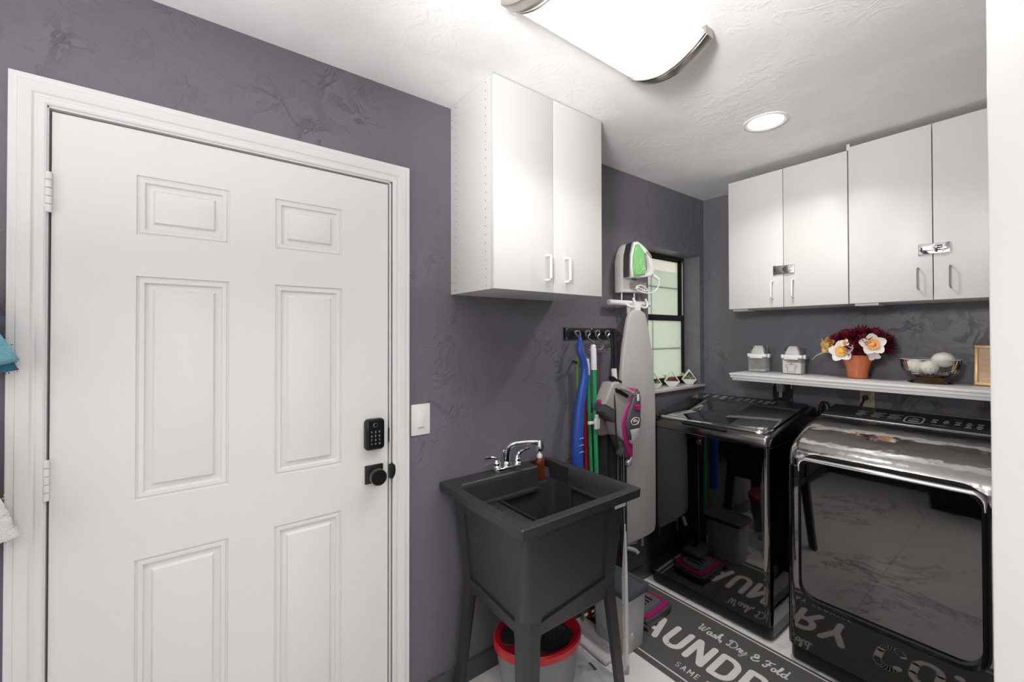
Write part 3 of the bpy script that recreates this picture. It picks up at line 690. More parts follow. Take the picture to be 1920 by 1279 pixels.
for ch in 'Wash, Dry & Fold':
    w_,sts=SC[ch]
    for st in sts:
        pts=[(p.x,p.y) for p in smooth_pts([(a*h*.80,b*h,0) for a,b in st],4)]
        ribbon(m,pts,.0068,.0038,.0044,lambda u,v,x=x:(x+u,y+v))
    x+=w_*h*.80+.0035
link('script_lettering',m,MATW,base)
# ================================================================ UTILITY SINK
sk=thing('utility_sink','black plastic free-standing utility sink with four legs against the left wall','utility sink',(.28,-1.812,0))
def RL(x0,x1,y0,y1,z,r=.02): return [(a,b,z) for a,b in rrect(x0,x1,y0,y1,r,4)]
m=MB()
m.loft([RL(.085,.475,-2.030,-1.590,.455,.03),RL(.080,.482,-2.036,-1.583,.465,.03),RL(.045,.515,-2.076,-1.545,.845,.03),RL(.012,.553,-2.111,-1.517,.8465,.006),RL(.010,.556,-2.114,-1.514,.8775,.006),RL(.013,.553,-2.111,-1.517,.881,.008),
        RL(.092,.524,-2.080,-1.546,.881,.03),RL(.097,.519,-2.074,-1.552,.8755,.03),RL(.100,.503,-2.060,-1.562,.858,.03),RL(.108,.490,-2.046,-1.576,.70,.03),RL(.125,.450,-2.005,-1.62,.485,.04),RL(.16,.42,-1.96,-1.65,.475,.04)])
tub=link('tub',m,SINKM,sk,sharp=30)
# soap notch in the rear deck, recessed fields in the front and the left side
boolean(tub,MB().prism(rrect(.024,.20,-1.655,-1.552,.012,3),2,.800,.93))
# front field follows the taper: slab cutter tilted
def fieldcut(P4,depthvec):
    c=MB(); a=[Vector(p) for p in P4]; d=Vector(depthvec)
    c.loft([[p-d for p in a],[p+d*6 for p in a]]); return c
def xf(z): return .482+(.515-.482)*(z-.465)/.38
def yl(z): return -2.036-(.040)*(z-.465)/.38
D_=.008
boolean(tub,fieldcut([(xf(.505)+0,-1.975,.505),(xf(.545),-1.652,.545),(xf(.79),-1.652,.79),(xf(.755),-1.93,.755)],(D_,0,0)))
boolean(tub,fieldcut([(.135,yl(.52),.52),(.445,yl(.50),.50),(.405,yl(.785),.785),(.135,yl(.785),.785)],(0,-D_,0)))
link('deck_sticker',MB().box(.5205,.5225,-1.632,-1.568,.815,.838),PLW,sk,label='white printed sticker')
def leg(cx,cy,sx,sy,name='leg'):
    # L section legs: corner at (cx,cy), arms run inward (sx,sy = direction to the outside)
    L=[]
    for (z,fl,arm,th) in ((.548,-.001,.060,.006),(.46,.004,.066,.010),(.452,.004,.062,.022),(.0,.036,.050,.020)):
        X=cx+sx*fl; Y=cy+sy*fl; a=arm; c=.016
        q=[(X-sx*a,Y),(X-sx*c,Y),(X,Y-sy*c),(X,Y-sy*a),(X-sx*th,Y-sy*a),(X-sx*th,Y-sy*(th)),(X-sx*a,Y-sy*th)]
        L.append([(p[0],p[1],z) for p in q])
    m=MB(); m.loft(L); return link(name,m,SINKM,sk,sharp=25)
leg(.485,-2.040,1,-1); leg(.485,-1.578,1,1); leg(.078,-2.040,-1,-1); leg(.078,-1.578,-1,1)
# ribs inside the tub and drain
link('inner_ledge',MB().box(.098,.122,-1.96,-1.665,.776,.794,.004),SINKM,sk); link('side_rib',MB().box(.225,.44,-1.585,-1.566,.796,.810,.004).box(.225,.240,-1.588,-1.567,.60,.803,.004),SINKM,sk)
m=MB(); m.lathe([(.03,0),(.03,.004),(.02,.004),(.018,.001)],(.29,-1.80,.476),seg=24); link('drain',m,STEEL,sk)
# drainer caddy inside
cd_=thing('drainer_tray','small black slotted drainer tray lying inside the sink','tray',(.30,-1.97,.785))
TZ=.785
m=MB(); m.prism(rrect(.112,.488,-2.046,-1.890,.012),2,TZ-.012,TZ-.006)
m.prism([(-1.893,TZ-.05),(-1.887,TZ-.05),(-1.887,TZ),(-1.893,TZ)],0,.125,.475)
link('tray_base',m,BLKPL,cd_)
m=MB()
R1=rrect(.112,.488,-2.046,-1.888,.012)
m.tube([(a,b,TZ) for a,b in R1]+[(R1[0][0],R1[0][1],TZ)],.0065,8,False); link('tray_rim',m,mat('gloss_black_plastic',(.02,.02,.02),.12),cd_)
m=MB()
for i in range(4): m.box(.128+.022*i,.136+.022*i,-2.03,-1.91,TZ-.006,TZ+.001,.001)
m.box(.120,.215,-1.975,-1.967,TZ-.006,TZ+.001,.001)
m.box(.23,.48,-2.012,-2.002,TZ-.004,TZ+.004,.001); m.box(.23,.48,-1.975,-1.965,TZ-.004,TZ+.004,.001)
link('slat',m,STEEL,cd_)
# faucet
fa=thing('faucet','chrome two-handle faucet on the rear deck of the black sink','faucet',(.052,-1.795,.881))
m=MB(); m.prism(rrect(.028,.076,-1.868,-1.722,.022,6),2,.8812,.900,.004,3); link('base_plate',m,CHROME,fa)
m=MB(); m.lathe([(.016,0),(.017,.012),(.013,.02)],(.052,-1.795,.898),seg=24)
sp=smooth_pts([(.052,-1.795,.905),(.052,-1.795,.955),(.060,-1.788,.985),(.085,-1.766,1.000),(.125,-1.715,1.006),(.150,-1.690,1.006)])
m.tube(sp,.0125,16); link('spout',m,CHROME,fa)
m=MB(); m.lathe([(.0,.012),(.012,.010),(.0155,-.002),(.0155,-.012),(.0175,-.022),(.016,-.036),(.010,-.040),(0,-.040)],(.152,-1.688,1.006),seg=24); link('spray_head',m,CHROME,fa)
m=MB(); m.tube([(.052,-1.815,.898),(.052,-1.815,.962)],.0035,8); m.ball((.052,-1.815,.966),.006,sub=2); link('lift_rod',m,CHROME,fa)
for (y,pts) in ((-1.852,[(.052,-1.852,.930),(.052,-1.862,.942),(.050,-1.900,.950),(.050,-1.915,.948)]),(-1.738,[(.052,-1.738,.930),(.054,-1.728,.945),(.062,-1.695,.958),(.066,-1.678,.963)])):
    m=MB(); m.lathe([(.019,0),(.019,.004),(.014,.010),(.016,.018),(.017,.022),(.012,.028),(.010,.036)],(.052,y,.899),seg=24)
    m.tube(smooth_pts(pts),[.008]*9+[.006]*7+[.0065]*3,10); link('handle',m,CHROME,fa)
# bottle in the notch
bo=thing('soap_bottle','small amber soap bottle in the corner notch of the sink','bottle',(.052,-1.604,.800))
m=MB(); m.lathe([(.021,.001),(.0245,.004),(.0245,.085),(.022,.092),(.012,.100)],(.052,-1.604,.800),seg=28); link('bottle_body',m,AMBER,bo)
m=MB(); m.lathe([(.0125,.099),(.0125,.113),(.010,.117),(.004,.118),(.004,.130)],(.052,-1.604,.800),seg=20); link('pump_collar',m,PLW,bo)
# ================================================================ UNDER THE SINK
bk=thing('mop_bucket','grey mop bucket with red rim and black wringer under the sink','bucket',(.27,-1.83,0))
def ell(cx,cy,rx,ry,z,n=36,rot=0):
    out=[]
    for i in range(n):
        t=2*PI*i/n; a=rx*math.cos(t); b=ry*math.sin(t); out.append((cx+a*math.cos(rot)-b*math.sin(rot),cy+a*math.sin(rot)+b*math.cos(rot),z))
    return out
BR=-.62
def E_(k,z,dx=0): return ell(.278,-1.812,.172*k,.135*k,z,36,BR)
BR=math.radians(75)
m=MB(); m.loft([E_(.78,.002),E_(.80,.012),E_(.99,.26),E_(1.0,.268),E_(.96,.268),E_(.95,.25),E_(.76,.02)],True,True); link('pail',m,GREYC,bk)
m=MB(); m.loft([E_(1.0,.262),E_(1.05,.266),E_(1.06,.290),E_(1.02,.298),E_(.90,.292),E_(.80,.262),E_(.78,.258),E_(.94,.262)],False,False); link('rim_funnel',m,REDP,bk)
m=MB(); cc=(.315,-1.775); m.lathe([(.088,.275),(.086,.27),(.070,.10),(.02,.09)],(cc[0],cc[1],0),seg=30,cap0=False); m.lathe([(.092,.268),(.092,.28),(.086,.28)],(cc[0],cc[1],0),seg=30,cap0=False,cap1=False)
for i in range(30):
    t=2*PI*i/30; m.tube([(cc[0]+.084*math.cos(t),cc[1]+.084*math.sin(t),.262),(cc[0]+.070*math.cos(t),cc[1]+.070*math.sin(t),.11)],.003,5)
link('wringer_basket',m,BLKPL,bk)
m=MB()
A_=E_(.92,.288); B_=[]
for p in A_:
    d=Vector((p[0]-cc[0],p[1]-cc[1])).normalized(); B_.append((cc[0]+d.x*.091,cc[1]+d.y*.091,.272))
m.loft([A_,B_],False,False); link('funnel_floor',m,REDP,bk)
m=MB(); m.loft([ell(.222,-1.905,.070,.052,.2845,24,math.radians(60)),ell(.222,-1.905,.066,.048,.2875,24,math.radians(60))]); link('dark_interior_disc',m,BLKPL,bk)  # flat black disc on the funnel draws the dark bucket interior
# storage bin with dark lid
bn=thing('storage_bin','milky plastic storage bin with slate lid behind the sink leg','storage bin',(.235,-1.255,0))
bx=(.125,.345,-1.330,-1.175)
m=MB(); 
m.loft([RL(bx[0]+.012,bx[1]-.012,bx[2]+.012,bx[3]-.012,.006,.02),RL(bx[0],bx[1],bx[2],bx[3],.275,.025),RL(bx[0]+.003,bx[1]-.003,bx[2]+.003,bx[3]-.003,.275,.025),RL(bx[0]+.015,bx[1]-.015,bx[2]+.015,bx[3]-.015,.009,.02)],True,True); link('tub',m,MILKY,bn)
m=MB(); m.loft([RL(bx[0]-.010,bx[1]+.010,bx[2]-.010,bx[3]+.010,.262,.025),RL(bx[0]-.012,bx[1]+.012,bx[2]-.012,bx[3]+.012,.284,.028),RL(bx[0]-.006,bx[1]+.006,bx[2]-.006,bx[3]+.006,.292,.028),RL(bx[0]+.012,bx[1]-.012,bx[2]+.012,bx[3]-.012,.292,.02),RL(bx[0]+.016,bx[1]-.016,bx[2]+.016,bx[3]-.016,.287,.02)]); link('lid',m,DARKLID,bn)
st_=MB()
for i in range(5): st_.ball((.20+.05*(i%3),-1.285+.05*(i//3),.07+.035*(i%2)),.045,sy=.8,sub=2,noise=.25)
tag(link('cloth_bundle',st_,TOWW,None,(.235,-1.25,.02)),'crumpled white cloths inside the milky storage bin','cloths')
# flat white tray and clear bag on the floor
m=MB(); 
T_=Matrix.Translation((.215,-1.405,0))@Matrix.Rotation(math.radians(-2),4,'Z')
m.box(-.165,.10,-.035,.035,.002,.020,.006,3); m.xform(T_); tag(link('white_tray',m,PLW,None,(.2,-1.4,0)),'long flat white plastic lid on the floor between sink and bin','lid')
m=MB()
n=16; vs=[[None]*(n+1) for _ in range(n+1)]
for i in range(n+1):
    for j in range(n+1):
        u=i/n; v=j/n; x=.115+.29*u; y=-1.665+.20*v; e=min(u,1-u,v,1-v)*4; e=min(1,e)
        z=.006+e*(.035+.020*math.sin(9*u+4*v)+.016*math.sin(13*v-5*u)+.010*random.random())
        vs[i][j]=m.b.verts.new((x+.01*math.sin(12*v),y+.012*math.sin(10*u),z))
for i in range(n):
    for j in range(n): m.b.faces.new((vs[i][j],vs[i+1][j],vs[i+1][j+1],vs[i][j+1]))
pb=thing('plastic_bag','crumpled clear plastic bag on the floor under the sink','bag',(.24,-1.56,0))
link('bag_film',m,milky('bag_plastic_film',(.80,.82,.85),.45),pb,sharp=80)
m=MB(); m.box(.125,.27,-1.63,-1.50,.004,.022,.004); m.xform(Matrix.Translation((0,0,0))); link('folded_cloth',m,mat('pale_grey_cloth',(.55,.57,.60),.9),pb)
m=MB(); m.prism([(.275,-1.60),(.325,-1.575),(.345,-1.535),(.30,-1.53)],2,.050,.053); link('grey_tag',m,DGREY,pb)
# white folded leg piece
pl=thing('white_strip_pole','white metal strip with holes and capped foot beside the sink\'s front leg','pole',(.392,-1.405,0))
m=MB(); m.loft([[(.386,-1.412,.022),(.398,-1.412,.022),(.398,-1.402,.022),(.386,-1.402,.022)],[(.380,-1.414,.42),(.398,-1.414,.42),(.396,-1.403,.42),(.378,-1.403,.42)],[(.394,-1.412,.655),(.398,-1.412,.655),(.398,-1.409,.655),(.394,-1.409,.655)]]); link('flat_strip',m,PLW,pl)
m=MB(); m.tube([(.394,-1.397,.03),(.392,-1.398,.42),(.396,-1.405,.62)],[.007,.0065,.002],12); link('tube',m,PLW,pl)
m=MB(); m.lathe([(.0095,0),(.0095,.035),(.0075,.037)],(.394,-1.398,.001),seg=16); link('foot_cap',m,mat('pale_grey_rubber',(.45,.44,.43),.5),pl)
m=MB()
for (y,z) in ((-1.4145,.43),(-1.4145,.30),(-1.4135,.16)): m.lathe([(.002,0),(.002,.0006)],(.387,y-.0004,z),axis=(0,1,0),seg=8)
for z in (.50,.22): m.lathe([(.0022,0),(.0022,.0008)],(.3925,-1.4050,z),axis=(0,1,0),seg=8)
link('rivet',m,DARKM,pl)
# vacuum floor head on mat
vh=thing('vacuum_floor_head','grey and magenta vacuum floor head lying on the mat by the bin','vacuum head',(.20,-1.0,.004))
m=MB(); hp=[(.075,-.905),(.19,-.868),(.262,-.868),(.285,-.895),(.292,-1.075),(.26,-1.105),(.08,-1.12)]
hp=smooth_poly(hp,4); m.prism(hp,2,.0046,.045,.010,3); hb=link('head_body',m,DGREY,vh)
m=MB(); ctr=(.18,-.99); sc=lambda p,k:(ctr[0]+(p[0]-ctr[0])*k,ctr[1]+(p[1]-ctr[1])*k)
m.loft([[(*sc(p,.90),.040) for p in hp],[(*sc(p,.88),.051) for p in hp],[(*sc(p,.70),.054) for p in hp],[(*sc(p,.68),.045) for p in hp]],False,False); link('magenta_band',m,MAG,hb)
m=MB(); m.loft([[(*sc(p,.69),.044) for p in hp],[(*sc(p,.62),.060) for p in hp],[(*sc(p,.2),.064) for p in hp]]); link('clear_window',m,mat('smoked_plastic',(.16,.16,.17),.12,coat=.5),hb)
m=MB()
for i in range(3): m.box(.13,.22,-1.02+.028*i,-1.008+.028*i,.063,.066,.001)
link('brush_vents',m,BLKP,hb)
m=MB(); m.tube([(.075,-1.125,.02),(.30,-1.105,.02)],.007,8); link('front_bumper',m,STEEL,hb)
# ================================================================ HOOK RACK
rk=thing('hook_rack','black metal hook rail with S-hooks on the left wall beside the ironing board','hook rack',(0,-1.24,1.49))
m=MB(); m.box(.0,.008,-1.392,-.985,1.458,1.518,.001); m.box(.0,.012,-1.392,-1.378,1.456,1.520,.001); pt=link('rail_plate',m,mat('black_powder_coat',(.02,.02,.021),.4),rk)
m=MB()
for (y,z) in ((-1.384,1.51),(-1.384,1.464),(-1.19,1.512),(-.995,1.51)): m.lathe([(.0045,0),(.004,.0015),(.0,.002)],(.012 if y<-1.38 else .008,y,z),axis=(1,0,0),seg=12)
link('screw',m,CHROME,pt)
HY=[-1.335,-1.255,-1.180,-1.100,-1.020]
for y in HY:
    m=MB(); m.box(.008,.030,y-.014,y+.014,1.488,1.502,.001); m.tube(smooth_pts([(.010,y,1.492),(.035,y,1.487),(.050,y,1.476),(.058,y,1.484),(.058,y,1.498)]),.0042,8); link('peg',m,MATS['black_powder_coat'],rk)
GALV=mat('galvanised_hook',(.48,.48,.49),.3,metal=.9)
for i,y in enumerate(HY[1:4]):
    m=MB(); m.tube(smooth_pts([(.050,y-.022,1.476),(.052,y-.026,1.496),(.056,y-.010,1.503),(.058,y+.0,1.49),(.058,y-.018,1.470),(.058,y+.002,1.452),(.058,y+.026,1.440),(.058,y+.028,1.418),(.058,y+.006,1.402),(.058,y-.014,1.403)]),.0042,8)
    o=link('s_hook',m,GALV,None,(.055,y,1.45)); lab=['empty S-hook, leftmost of the three on the rail','middle S-hook holding the taller white-tipped pole','empty S-hook, rightmost of the three on the rail'][i]; tag(o,lab,'hook','galvanised S-hooks on the black rail')
# blue curved handle
b_=thing('blue_scoop_handle','thick curved blue plastic handle hanging on the leftmost peg','cleaning tool',(.09,-1.37,.35))
pts=smooth_pts([(.062,-1.345,1.478),(.075,-1.352,1.458),(.082,-1.36,1.41),(.088,-1.352,1.376),(.090,-1.334,1.319),(.090,-1.338,1.26),(.090,-1.358,1.181),(.090,-1.374,1.089),(.090,-1.386,.971),(.090,-1.388,.833),(.09,-1.385,.60),(.09,-1.38,.40)],4)
n_=len(pts); m=MB(); rr=[]
for i in range(n_):
    t=i/(n_-1); rr.append(.006+.012*min(1,t*5)+.012*max(0,min(1,(t-.35)*2.4)))
m.tube(pts,rr,14); link('handle',m,BLUEP,b_)
m=MB()
for z in (.969,.935,.902): m.tube([(.118,-1.40,z),(.121,-1.385,z+.003),(.117,-1.37,z)],.0022,6)
link('grip_marks',m,mat('pale_blue_print',(.35,.45,.75),.4),b_)
m=MB(); m.tube(smooth_pts([(.062,-1.35,1.470),(.055,-1.365,1.495),(.058,-1.34,1.500),(.066,-1.335,1.478)]),.003,8); link('hanging_loop',m,GALV,b_)
def pole(name,label,cat,a,b,r,m_,capm=None,caplen=.075,group=None):
    a=Vector(a);b=Vector(b); t=thing(name,label,cat,b,group); d=(b-a).normalized()
    link('shaft',MB().tube([a+d*caplen*.8 if capm else a,b],r,14),m_,t)
    if capm:
        m=MB(); m.tube([a,a+d*.004,a+d*.012,a+d*caplen],[r*.5,r*.95,r*1.3,r*1.3],14); link('end_cap',m,capm,t)
        m=MB(); m.tube([a+d*.014+Vector((r*1.25,0,0)),a+d*.014+Vector((r*1.45,0,0))],.0025,10); link('hanging_hole',m,DARKM,t)
    return t
pole('mop_pole','green mop pole with short white end cap, left of the taller one','mop pole',(.075,-1.297,1.360),(.085,-1.245,.012),.0095,GRNP,PLW,.085,'green poles under the hook rail')
gp=pole('mop_pole','taller green pole with long white cap hanging from the middle S-hook','mop pole',(.098,-1.277,1.432),(.095,-1.230,.012),.0115,GRNP,PLW,.130,'green poles under the hook rail')
m=MB(); m.box(.112,.120,-1.282,-1.262,1.055,1.075,.002); m.box(.108,.121,-1.285,-1.262,1.000,1.055,.002); m.box(.10,.115,-1.325,-1.285,1.028,1.042,.002); m.box(.108,.12,-1.258,-1.253,1.0,1.052,.001); link('white_clip',m,PLW,gp)
pole('broom_pole','slim red pole standing between the blue handle and the green pole','broom pole',(.050,-1.292,1.175),(.055,-1.262,.012),.0095,REDP)
pole('broom_pole','olive green pole half hidden behind the blue handle','broom pole',(.035,-1.331,1.365),(.04,-1.300,.012),.008,mat('olive_green_plastic',(.12,.30,.06),.4))
m=MB(); m.tube([(.0,-1.325,1.342),(.045,-1.348,1.340)],.006,8); m.ball((.045,-1.348,1.340),.008,sub=2); tag(link('wall_hook',m,BLKP,None,(0,-1.325,1.342)),'small black wall hook left of the blue handle','hook')
# ================================================================ STICK VACUUM
vc=thing('stick_vacuum','grey and magenta upright stick vacuum standing in front of the ironing board','vacuum cleaner',(.12,-1.08,.02))
VB=[(-1.201,1.235),(-1.15,1.237),(-1.124,1.224),(-1.08,1.192),(-1.039,1.169),(-1.021,1.141),(-1.063,1.088),(-1.095,1.02),(-1.091,.957),(-1.073,.909),(-1.108,.92),(-1.161,.959),(-1.177,1.031),(-1.185,1.093),(-1.264,1.131),(-1.231,1.188)]
m=MB(); m.prism(VB,0,.085,.165,.012,3); link('motor_body',m,GREYP,vc,sharp=50)
m=MB(); m.prism([(-1.276,1.134),(-1.185,1.093),(-1.179,1.03),(-1.19,1.03),(-1.278,1.097)],0,.09,.160,.006,2); link('filter_cover',m,DGREY,vc)
m=MB(); m.prism([(-1.280,1.146),(-1.262,1.152),(-1.262,1.130),(-1.280,1.132)],0,.118,.138,.003); link('release_tab',m,MAG,vc)
VP=[(-1.024,1.193),(-1.001,1.188),(-.987,1.17),(-.987,1.144),(-1.025,1.135),(-1.062,1.076),(-1.098,1.024),(-1.098,.962),(-1.072,.907),(-1.054,.899),(-1.063,.838),(-1.081,.838),(-1.094,.888),(-1.129,.955),(-1.137,1.023),(-1.115,1.077),(-1.066,1.139),(-1.047,1.175)]
m=MB(); m.prism(VP,0,.10,.172,.006,2); link('side_trim',m,MAG,vc,sharp=50)
VT=[(-1.050,1.168),(-1.030,1.180),(-1.008,1.180),(-1.000,1.145),(-.999,1.012),(-1.012,.969),(-1.039,.935),(-1.075,.925),(-1.108,.966),(-1.113,1.026),(-1.094,1.082),(-1.068,1.125)]
m=MB(); m.prism(VT,0,.105,.190,.014,3); tk=link('dust_tank',m,DGREY,vc,sharp=50)
m=MB(); m.prism([(-1.100,.985),(-1.02,.985),(-1.035,.94),(-1.075,.925)],0,.165,.193,.004); link('clear_cup',m,mat('pale_clear_plastic',(.55,.55,.56),.15,coat=.5),tk)
m=MB(); m.prism([(-1.068,1.112),(-1.012,1.110),(-1.012,1.086),(-1.03,1.076),(-1.056,1.084)],0,.186,.197,.004); link('release_button',m,MAG,tk)
m=MB(); m.prism(rrect(-1.040,-1.022,1.130,1.166,.004,3),0,.189,.1915); link('white_label',m,PLW,tk)
m=MB(); fr=[(a,b) for a,b in rrect(-1.100,-1.018,1.000,1.046,.018,4)]
lg=[(p[0],p[1]) for p in smooth_poly([(-1.092,1.026),(-1.082,1.038),(-1.060,1.044),(-1.036,1.042),(-1.024,1.034),(-1.030,1.016),(-1.050,1.008),(-1.078,1.010)],4)]
for a,b in zip(lg,lg[1:]+lg[:1]): m.tube([(.1912,*a),(.1912,*b)],.0022,5)
for zz,a,b in ((1.030,-1.076,-1.042),(1.022,-1.070,-1.036)): m.tube([(.1915,a,zz),(.1915,(a+b)/2,zz+.004),(.1915,b,zz-.001)],.0022,5)
link('oval_emblem',m,PLW,tk)
m=MB(); m.prism([(-1.161,.959),(-1.10,.919),(-1.082,.882),(-1.046,.876),(-1.037,.832),(-1.065,.811),(-1.091,.844),(-1.126,.889)],0,.10,.155,.008,2); link('neck_joint',m,DGREY,vc,sharp=50)
m=MB(); m.prism([(-1.075,.900),(-1.048,.900),(-1.050,.835),(-1.078,.838)],0,.15,.170,.004); link('neck_trim',m,MAG,vc)
m=MB(); m.lathe([(.026,0),(.026,.012),(.015,.016),(.010,.020)],(.150,-1.137,.872),axis=(1,0,0),seg=20); m.box(.15,.17,-1.150,-1.142,.875,.925,.002); link('cord_hook',m,DGREY,vc)
m=MB(); m.prism([(-1.190,1.206),(-1.178,1.208),(-1.085,1.166),(-1.083,1.150),(-1.105,1.153),(-1.186,1.188)],0,.155,.170,.004,2); link('handle_gap',m,BLKP,vc)
m=MB(); m.tube(smooth_pts([(.175,-1.17,1.21),(.182,-1.12,1.195),(.182,-1.06,1.170)]),.010,10); link('carry_handle',m,GREYP,vc)
m=MB(); m.tube([(.085,-1.092,1.487),(.085,-1.087,1.30)],.0085,10); m.tube([(.085,-1.118,1.487),(.085,-1.110,1.30)],.0065,10); m.tube([(.085,-1.092,1.487),(.065,-1.06,1.50),(.060,-1.02,1.497)],.0075,8); wand=link('handle_tube',m,BLKP,vc)
link('tube_collar',MB().tube([(.090,-1.105,1.298),(.092,-1.100,1.235)],.0145,14),PLW,vc)
m=MB(); m.prism([(-1.15,1.262),(-1.13,1.25),(-1.10,1.24),(-1.085,1.235),(-1.09,1.20),(-1.14,1.225)],0,.09,.13,.004); link('cord_clip',m,BLKP,vc)
m=MB(); m.tube(smooth_pts([(.10,-1.14,1.255),(.150,-1.185,1.22),(.172,-1.196,1.10),(.170,-1.190,1.0),(.160,-1.165,.90),(.150,-1.14,.80),(.14,-1.13,.5),(.13,-1.12,.2)]),.0038,8); link('power_cord',m,BLKP,vc)
m=MB(); m.tube([(.125,-1.065,.83),(.125,-1.062,.10)],.0125,12); m.tube([(.125,-1.100,.86),(.125,-1.090,.10)],.006,8); link('lower_tube',m,BLKP,vc)
link('thin_rod',MB().tube([(.14,-1.09,.86),(.14,-1.085,.12)],.0025,6),STEEL,vc)
m=MB(); m.ball((.155,-1.07,.80),.018,sz=1.2,sub=2); m.tube([(.16,-1.07,.80),(.165,-1.055,.83),(.16,-1.065,.855)],.005,8); link('elbow_clip',m,mat('silver_plastic',(.45,.45,.46),.25,metal=.6),vc)
m=MB(); m.box(.07,.20,-1.16,-.98,.006,.10,.02,3); link('floor_nozzle',m,DGREY,vc)
# fabric items hanging behind
m=MB()
pl_=[(-1.245,1.06),(-1.20,1.07),(-1.15,1.03),(-1.125,.985),(-1.12,.945),(-1.21,.95),(-1.235,1.0)]
m.prism(smooth_poly(pl_,3),0,.035,.078,.015,3); tag(link('mop_pad',m,BRNW,None,(.055,-1.18,.95)),'brown and white mop pad hanging behind the stick vacuum','mop pad')
m=MB(); L=[]
for z,a,b in ((1.0,-1.19,-1.12),(.93,-1.215,-1.06),(.70,-1.215,-1.045),(.35,-1.21,-1.03),(.12,-1.20,-1.02)):
    L.append([(x+.012*math.sin(9*(a+(b-a)*i/12)*9),a+(b-a)*i/12,z) for x,rng in ((.028,range(13)),(.064,range(12,-1,-1))) for i in rng])
m.loft(L); tag(link('fabric_bag',m,BLKF,None,(.045,-1.13,.12)),'long black fabric bag hanging behind the stick vacuum','bag')
# ================================================================ IRONING BOARD + IRON HOLDER + IRON
ib=thing('ironing_board','grey covered ironing board hanging upright on the left wall','ironing board',(.06,-.905,.31))
R_=[(-.855,1.621),(-.822,1.605),(-.802,1.565),(-.785,1.50),(-.763,1.411),(-.740,1.251),(-.727,1.116),(-.724,1.00),(-.724,.60),(-.726,.36),(-.740,.325),(-.77,.316)]
ctr=-.885
Lf=[(2*ctr-y-.008,z) for y,z in R_]
prf=[(ctr,1.628)]+R_+[(ctr,.312)]+Lf[::-1]
m=MB(); m.prism(prf,0,.062,.092,.010,3); link('padded_top',m,BOARDF,ib,sharp=60)
m=MB(); m.tube([(.045,-.99,.34),(.045,-.99,.20)],.010,10); m.tube([(.045,-.80,.34),(.045,-.80,.24)],.010,10); m.tube([(.045,-1.01,.305),(.075,-.90,.305)],.013,12); link('folded_legs',m,mat('silver_tube',(.5,.5,.5),.35,metal=.5),ib)
m=MB(); m.box(.04,.060,-.93,-.86,1.600,1.655,.004); m.prism([(-.925,1.665),(-.855,1.665),(-.868,1.60),(-.862,1.585),(-.905,1.585),(-.90,1.61)],0,.060,.090,.004); link('nose_hanger',m,PLW,ib)
m=MB(); m.tube(smooth_pts([(.085,-.998,.30),(.115,-.965,.29),(.13,-.955,.275)]),.012,10); link('leg_foot',m,mat('grey_rubber',(.35,.35,.35),.5),ib)
hd=thing('iron_holder','white plastic iron caddy with hook bar above the ironing board','iron holder',(0,-.90,1.66))
HP=[(-.992,1.900),(-.975,1.955),(-.955,1.985),(-.93,2.003),(-.905,2.008),(-.89,2.000),(-.915,1.905),(-.905,1.80),(-.760,1.792),(-.768,1.750),(-.790,1.728),(-.990,1.722)]
m=MB(); m.prism(HP,0,.002,.060,.008,3); link('holder_body',m,PLW,hd,sharp=50)
m=MB(); m.prism(smooth_poly([(-.925,1.781),(-.89,1.789),(-.78,1.790),(-.785,1.757),(-.808,1.742),(-.903,1.738),(-.928,1.756)],3),0,.0595,.0625); link('cord_pocket',m,mat('shaded_beige_plastic',(.45,.41,.37),.5),hd)  # shade inside the pocket put into a darker beige plate
m=MB(); m.tube([(.045,-.979,1.722),(.045,-.979,1.675)],.004,8); m.tube([(.045,-.864,1.722),(.045,-.864,1.675)],.004,8); link('wire_post',m,PLW,hd)
m=MB(); m.tube([(.045,-1.094,1.661),(.045,-1.090,1.661),(.045,-.725,1.664),(.045,-.721,1.664)],[.011,.016,.016,.011],16); link('hook_bar',m,PLW,hd)
for y in (-.908,-.790):
    m=MB(); m.tube(smooth_pts([(.055,y+.020,1.692),(.075,y+.012,1.660),(.080,y-.012,1.640),(.075,y-.04,1.642),(.06,y-.05,1.655)]),.0065,8); link('hook',m,PLW,hd)
ir=thing('clothes_iron','white steam iron with translucent green tank standing in the holder','iron',(.12,-.88,1.80))
IB=[(-.965,1.995),(-.94,2.004),(-.905,1.995),(-.865,1.976),(-.825,1.952),(-.80,1.918),(-.785,1.870),(-.790,1.830),(-.82,1.815),(-.89,1.803),(-.985,1.797),(-1.0,1.849),(-.995,1.924)]
HO=[(-.880,1.948),(-.855,1.936),(-.838,1.905),(-.828,1.868),(-.834,1.838),(-.862,1.826),(-.872,1.865),(-.878,1.905)]
m=MB(); m.prism(IB,0,.078,.128,.010,3); irb=link('iron_body',m,PLW,ir,sharp=50)
cut=MB(); cut.prism(HO,0,.0,.3); boolean(irb,cut)
m=MB(); m.prism([(-.965,1.982),(-.94,1.986),(-.911,1.964),(-.889,1.94),(-.880,1.883),(-.880,1.822),(-.937,1.810),(-.980,1.806),(-.990,1.857),(-.987,1.916)],0,.110,.138,.008,3); tk=link('water_tank',m,GREENP,irb)
m=MB()
for (y,z) in ((-.905,1.86),(-.895,1.852),(-.91,1.846)): m.ball((.1385,y,z),.005,sub=2)
m.tube(smooth_pts([(.139,-.925,1.91),(.139,-.932,1.88),(.139,-.925,1.85),(.139,-.91,1.835)]),.0018,6); link('tank_marks',m,mat('pale_green_print',(.55,.80,.50),.3),tk)
m=MB(); m.prism([(-.972,1.995),(-.998,1.925),(-1.003,1.80),(-1.008,1.80),(-1.006,1.92),(-.985,1.985)],0,.078,.120,.002); link('soleplate',m,STEEL,irb)
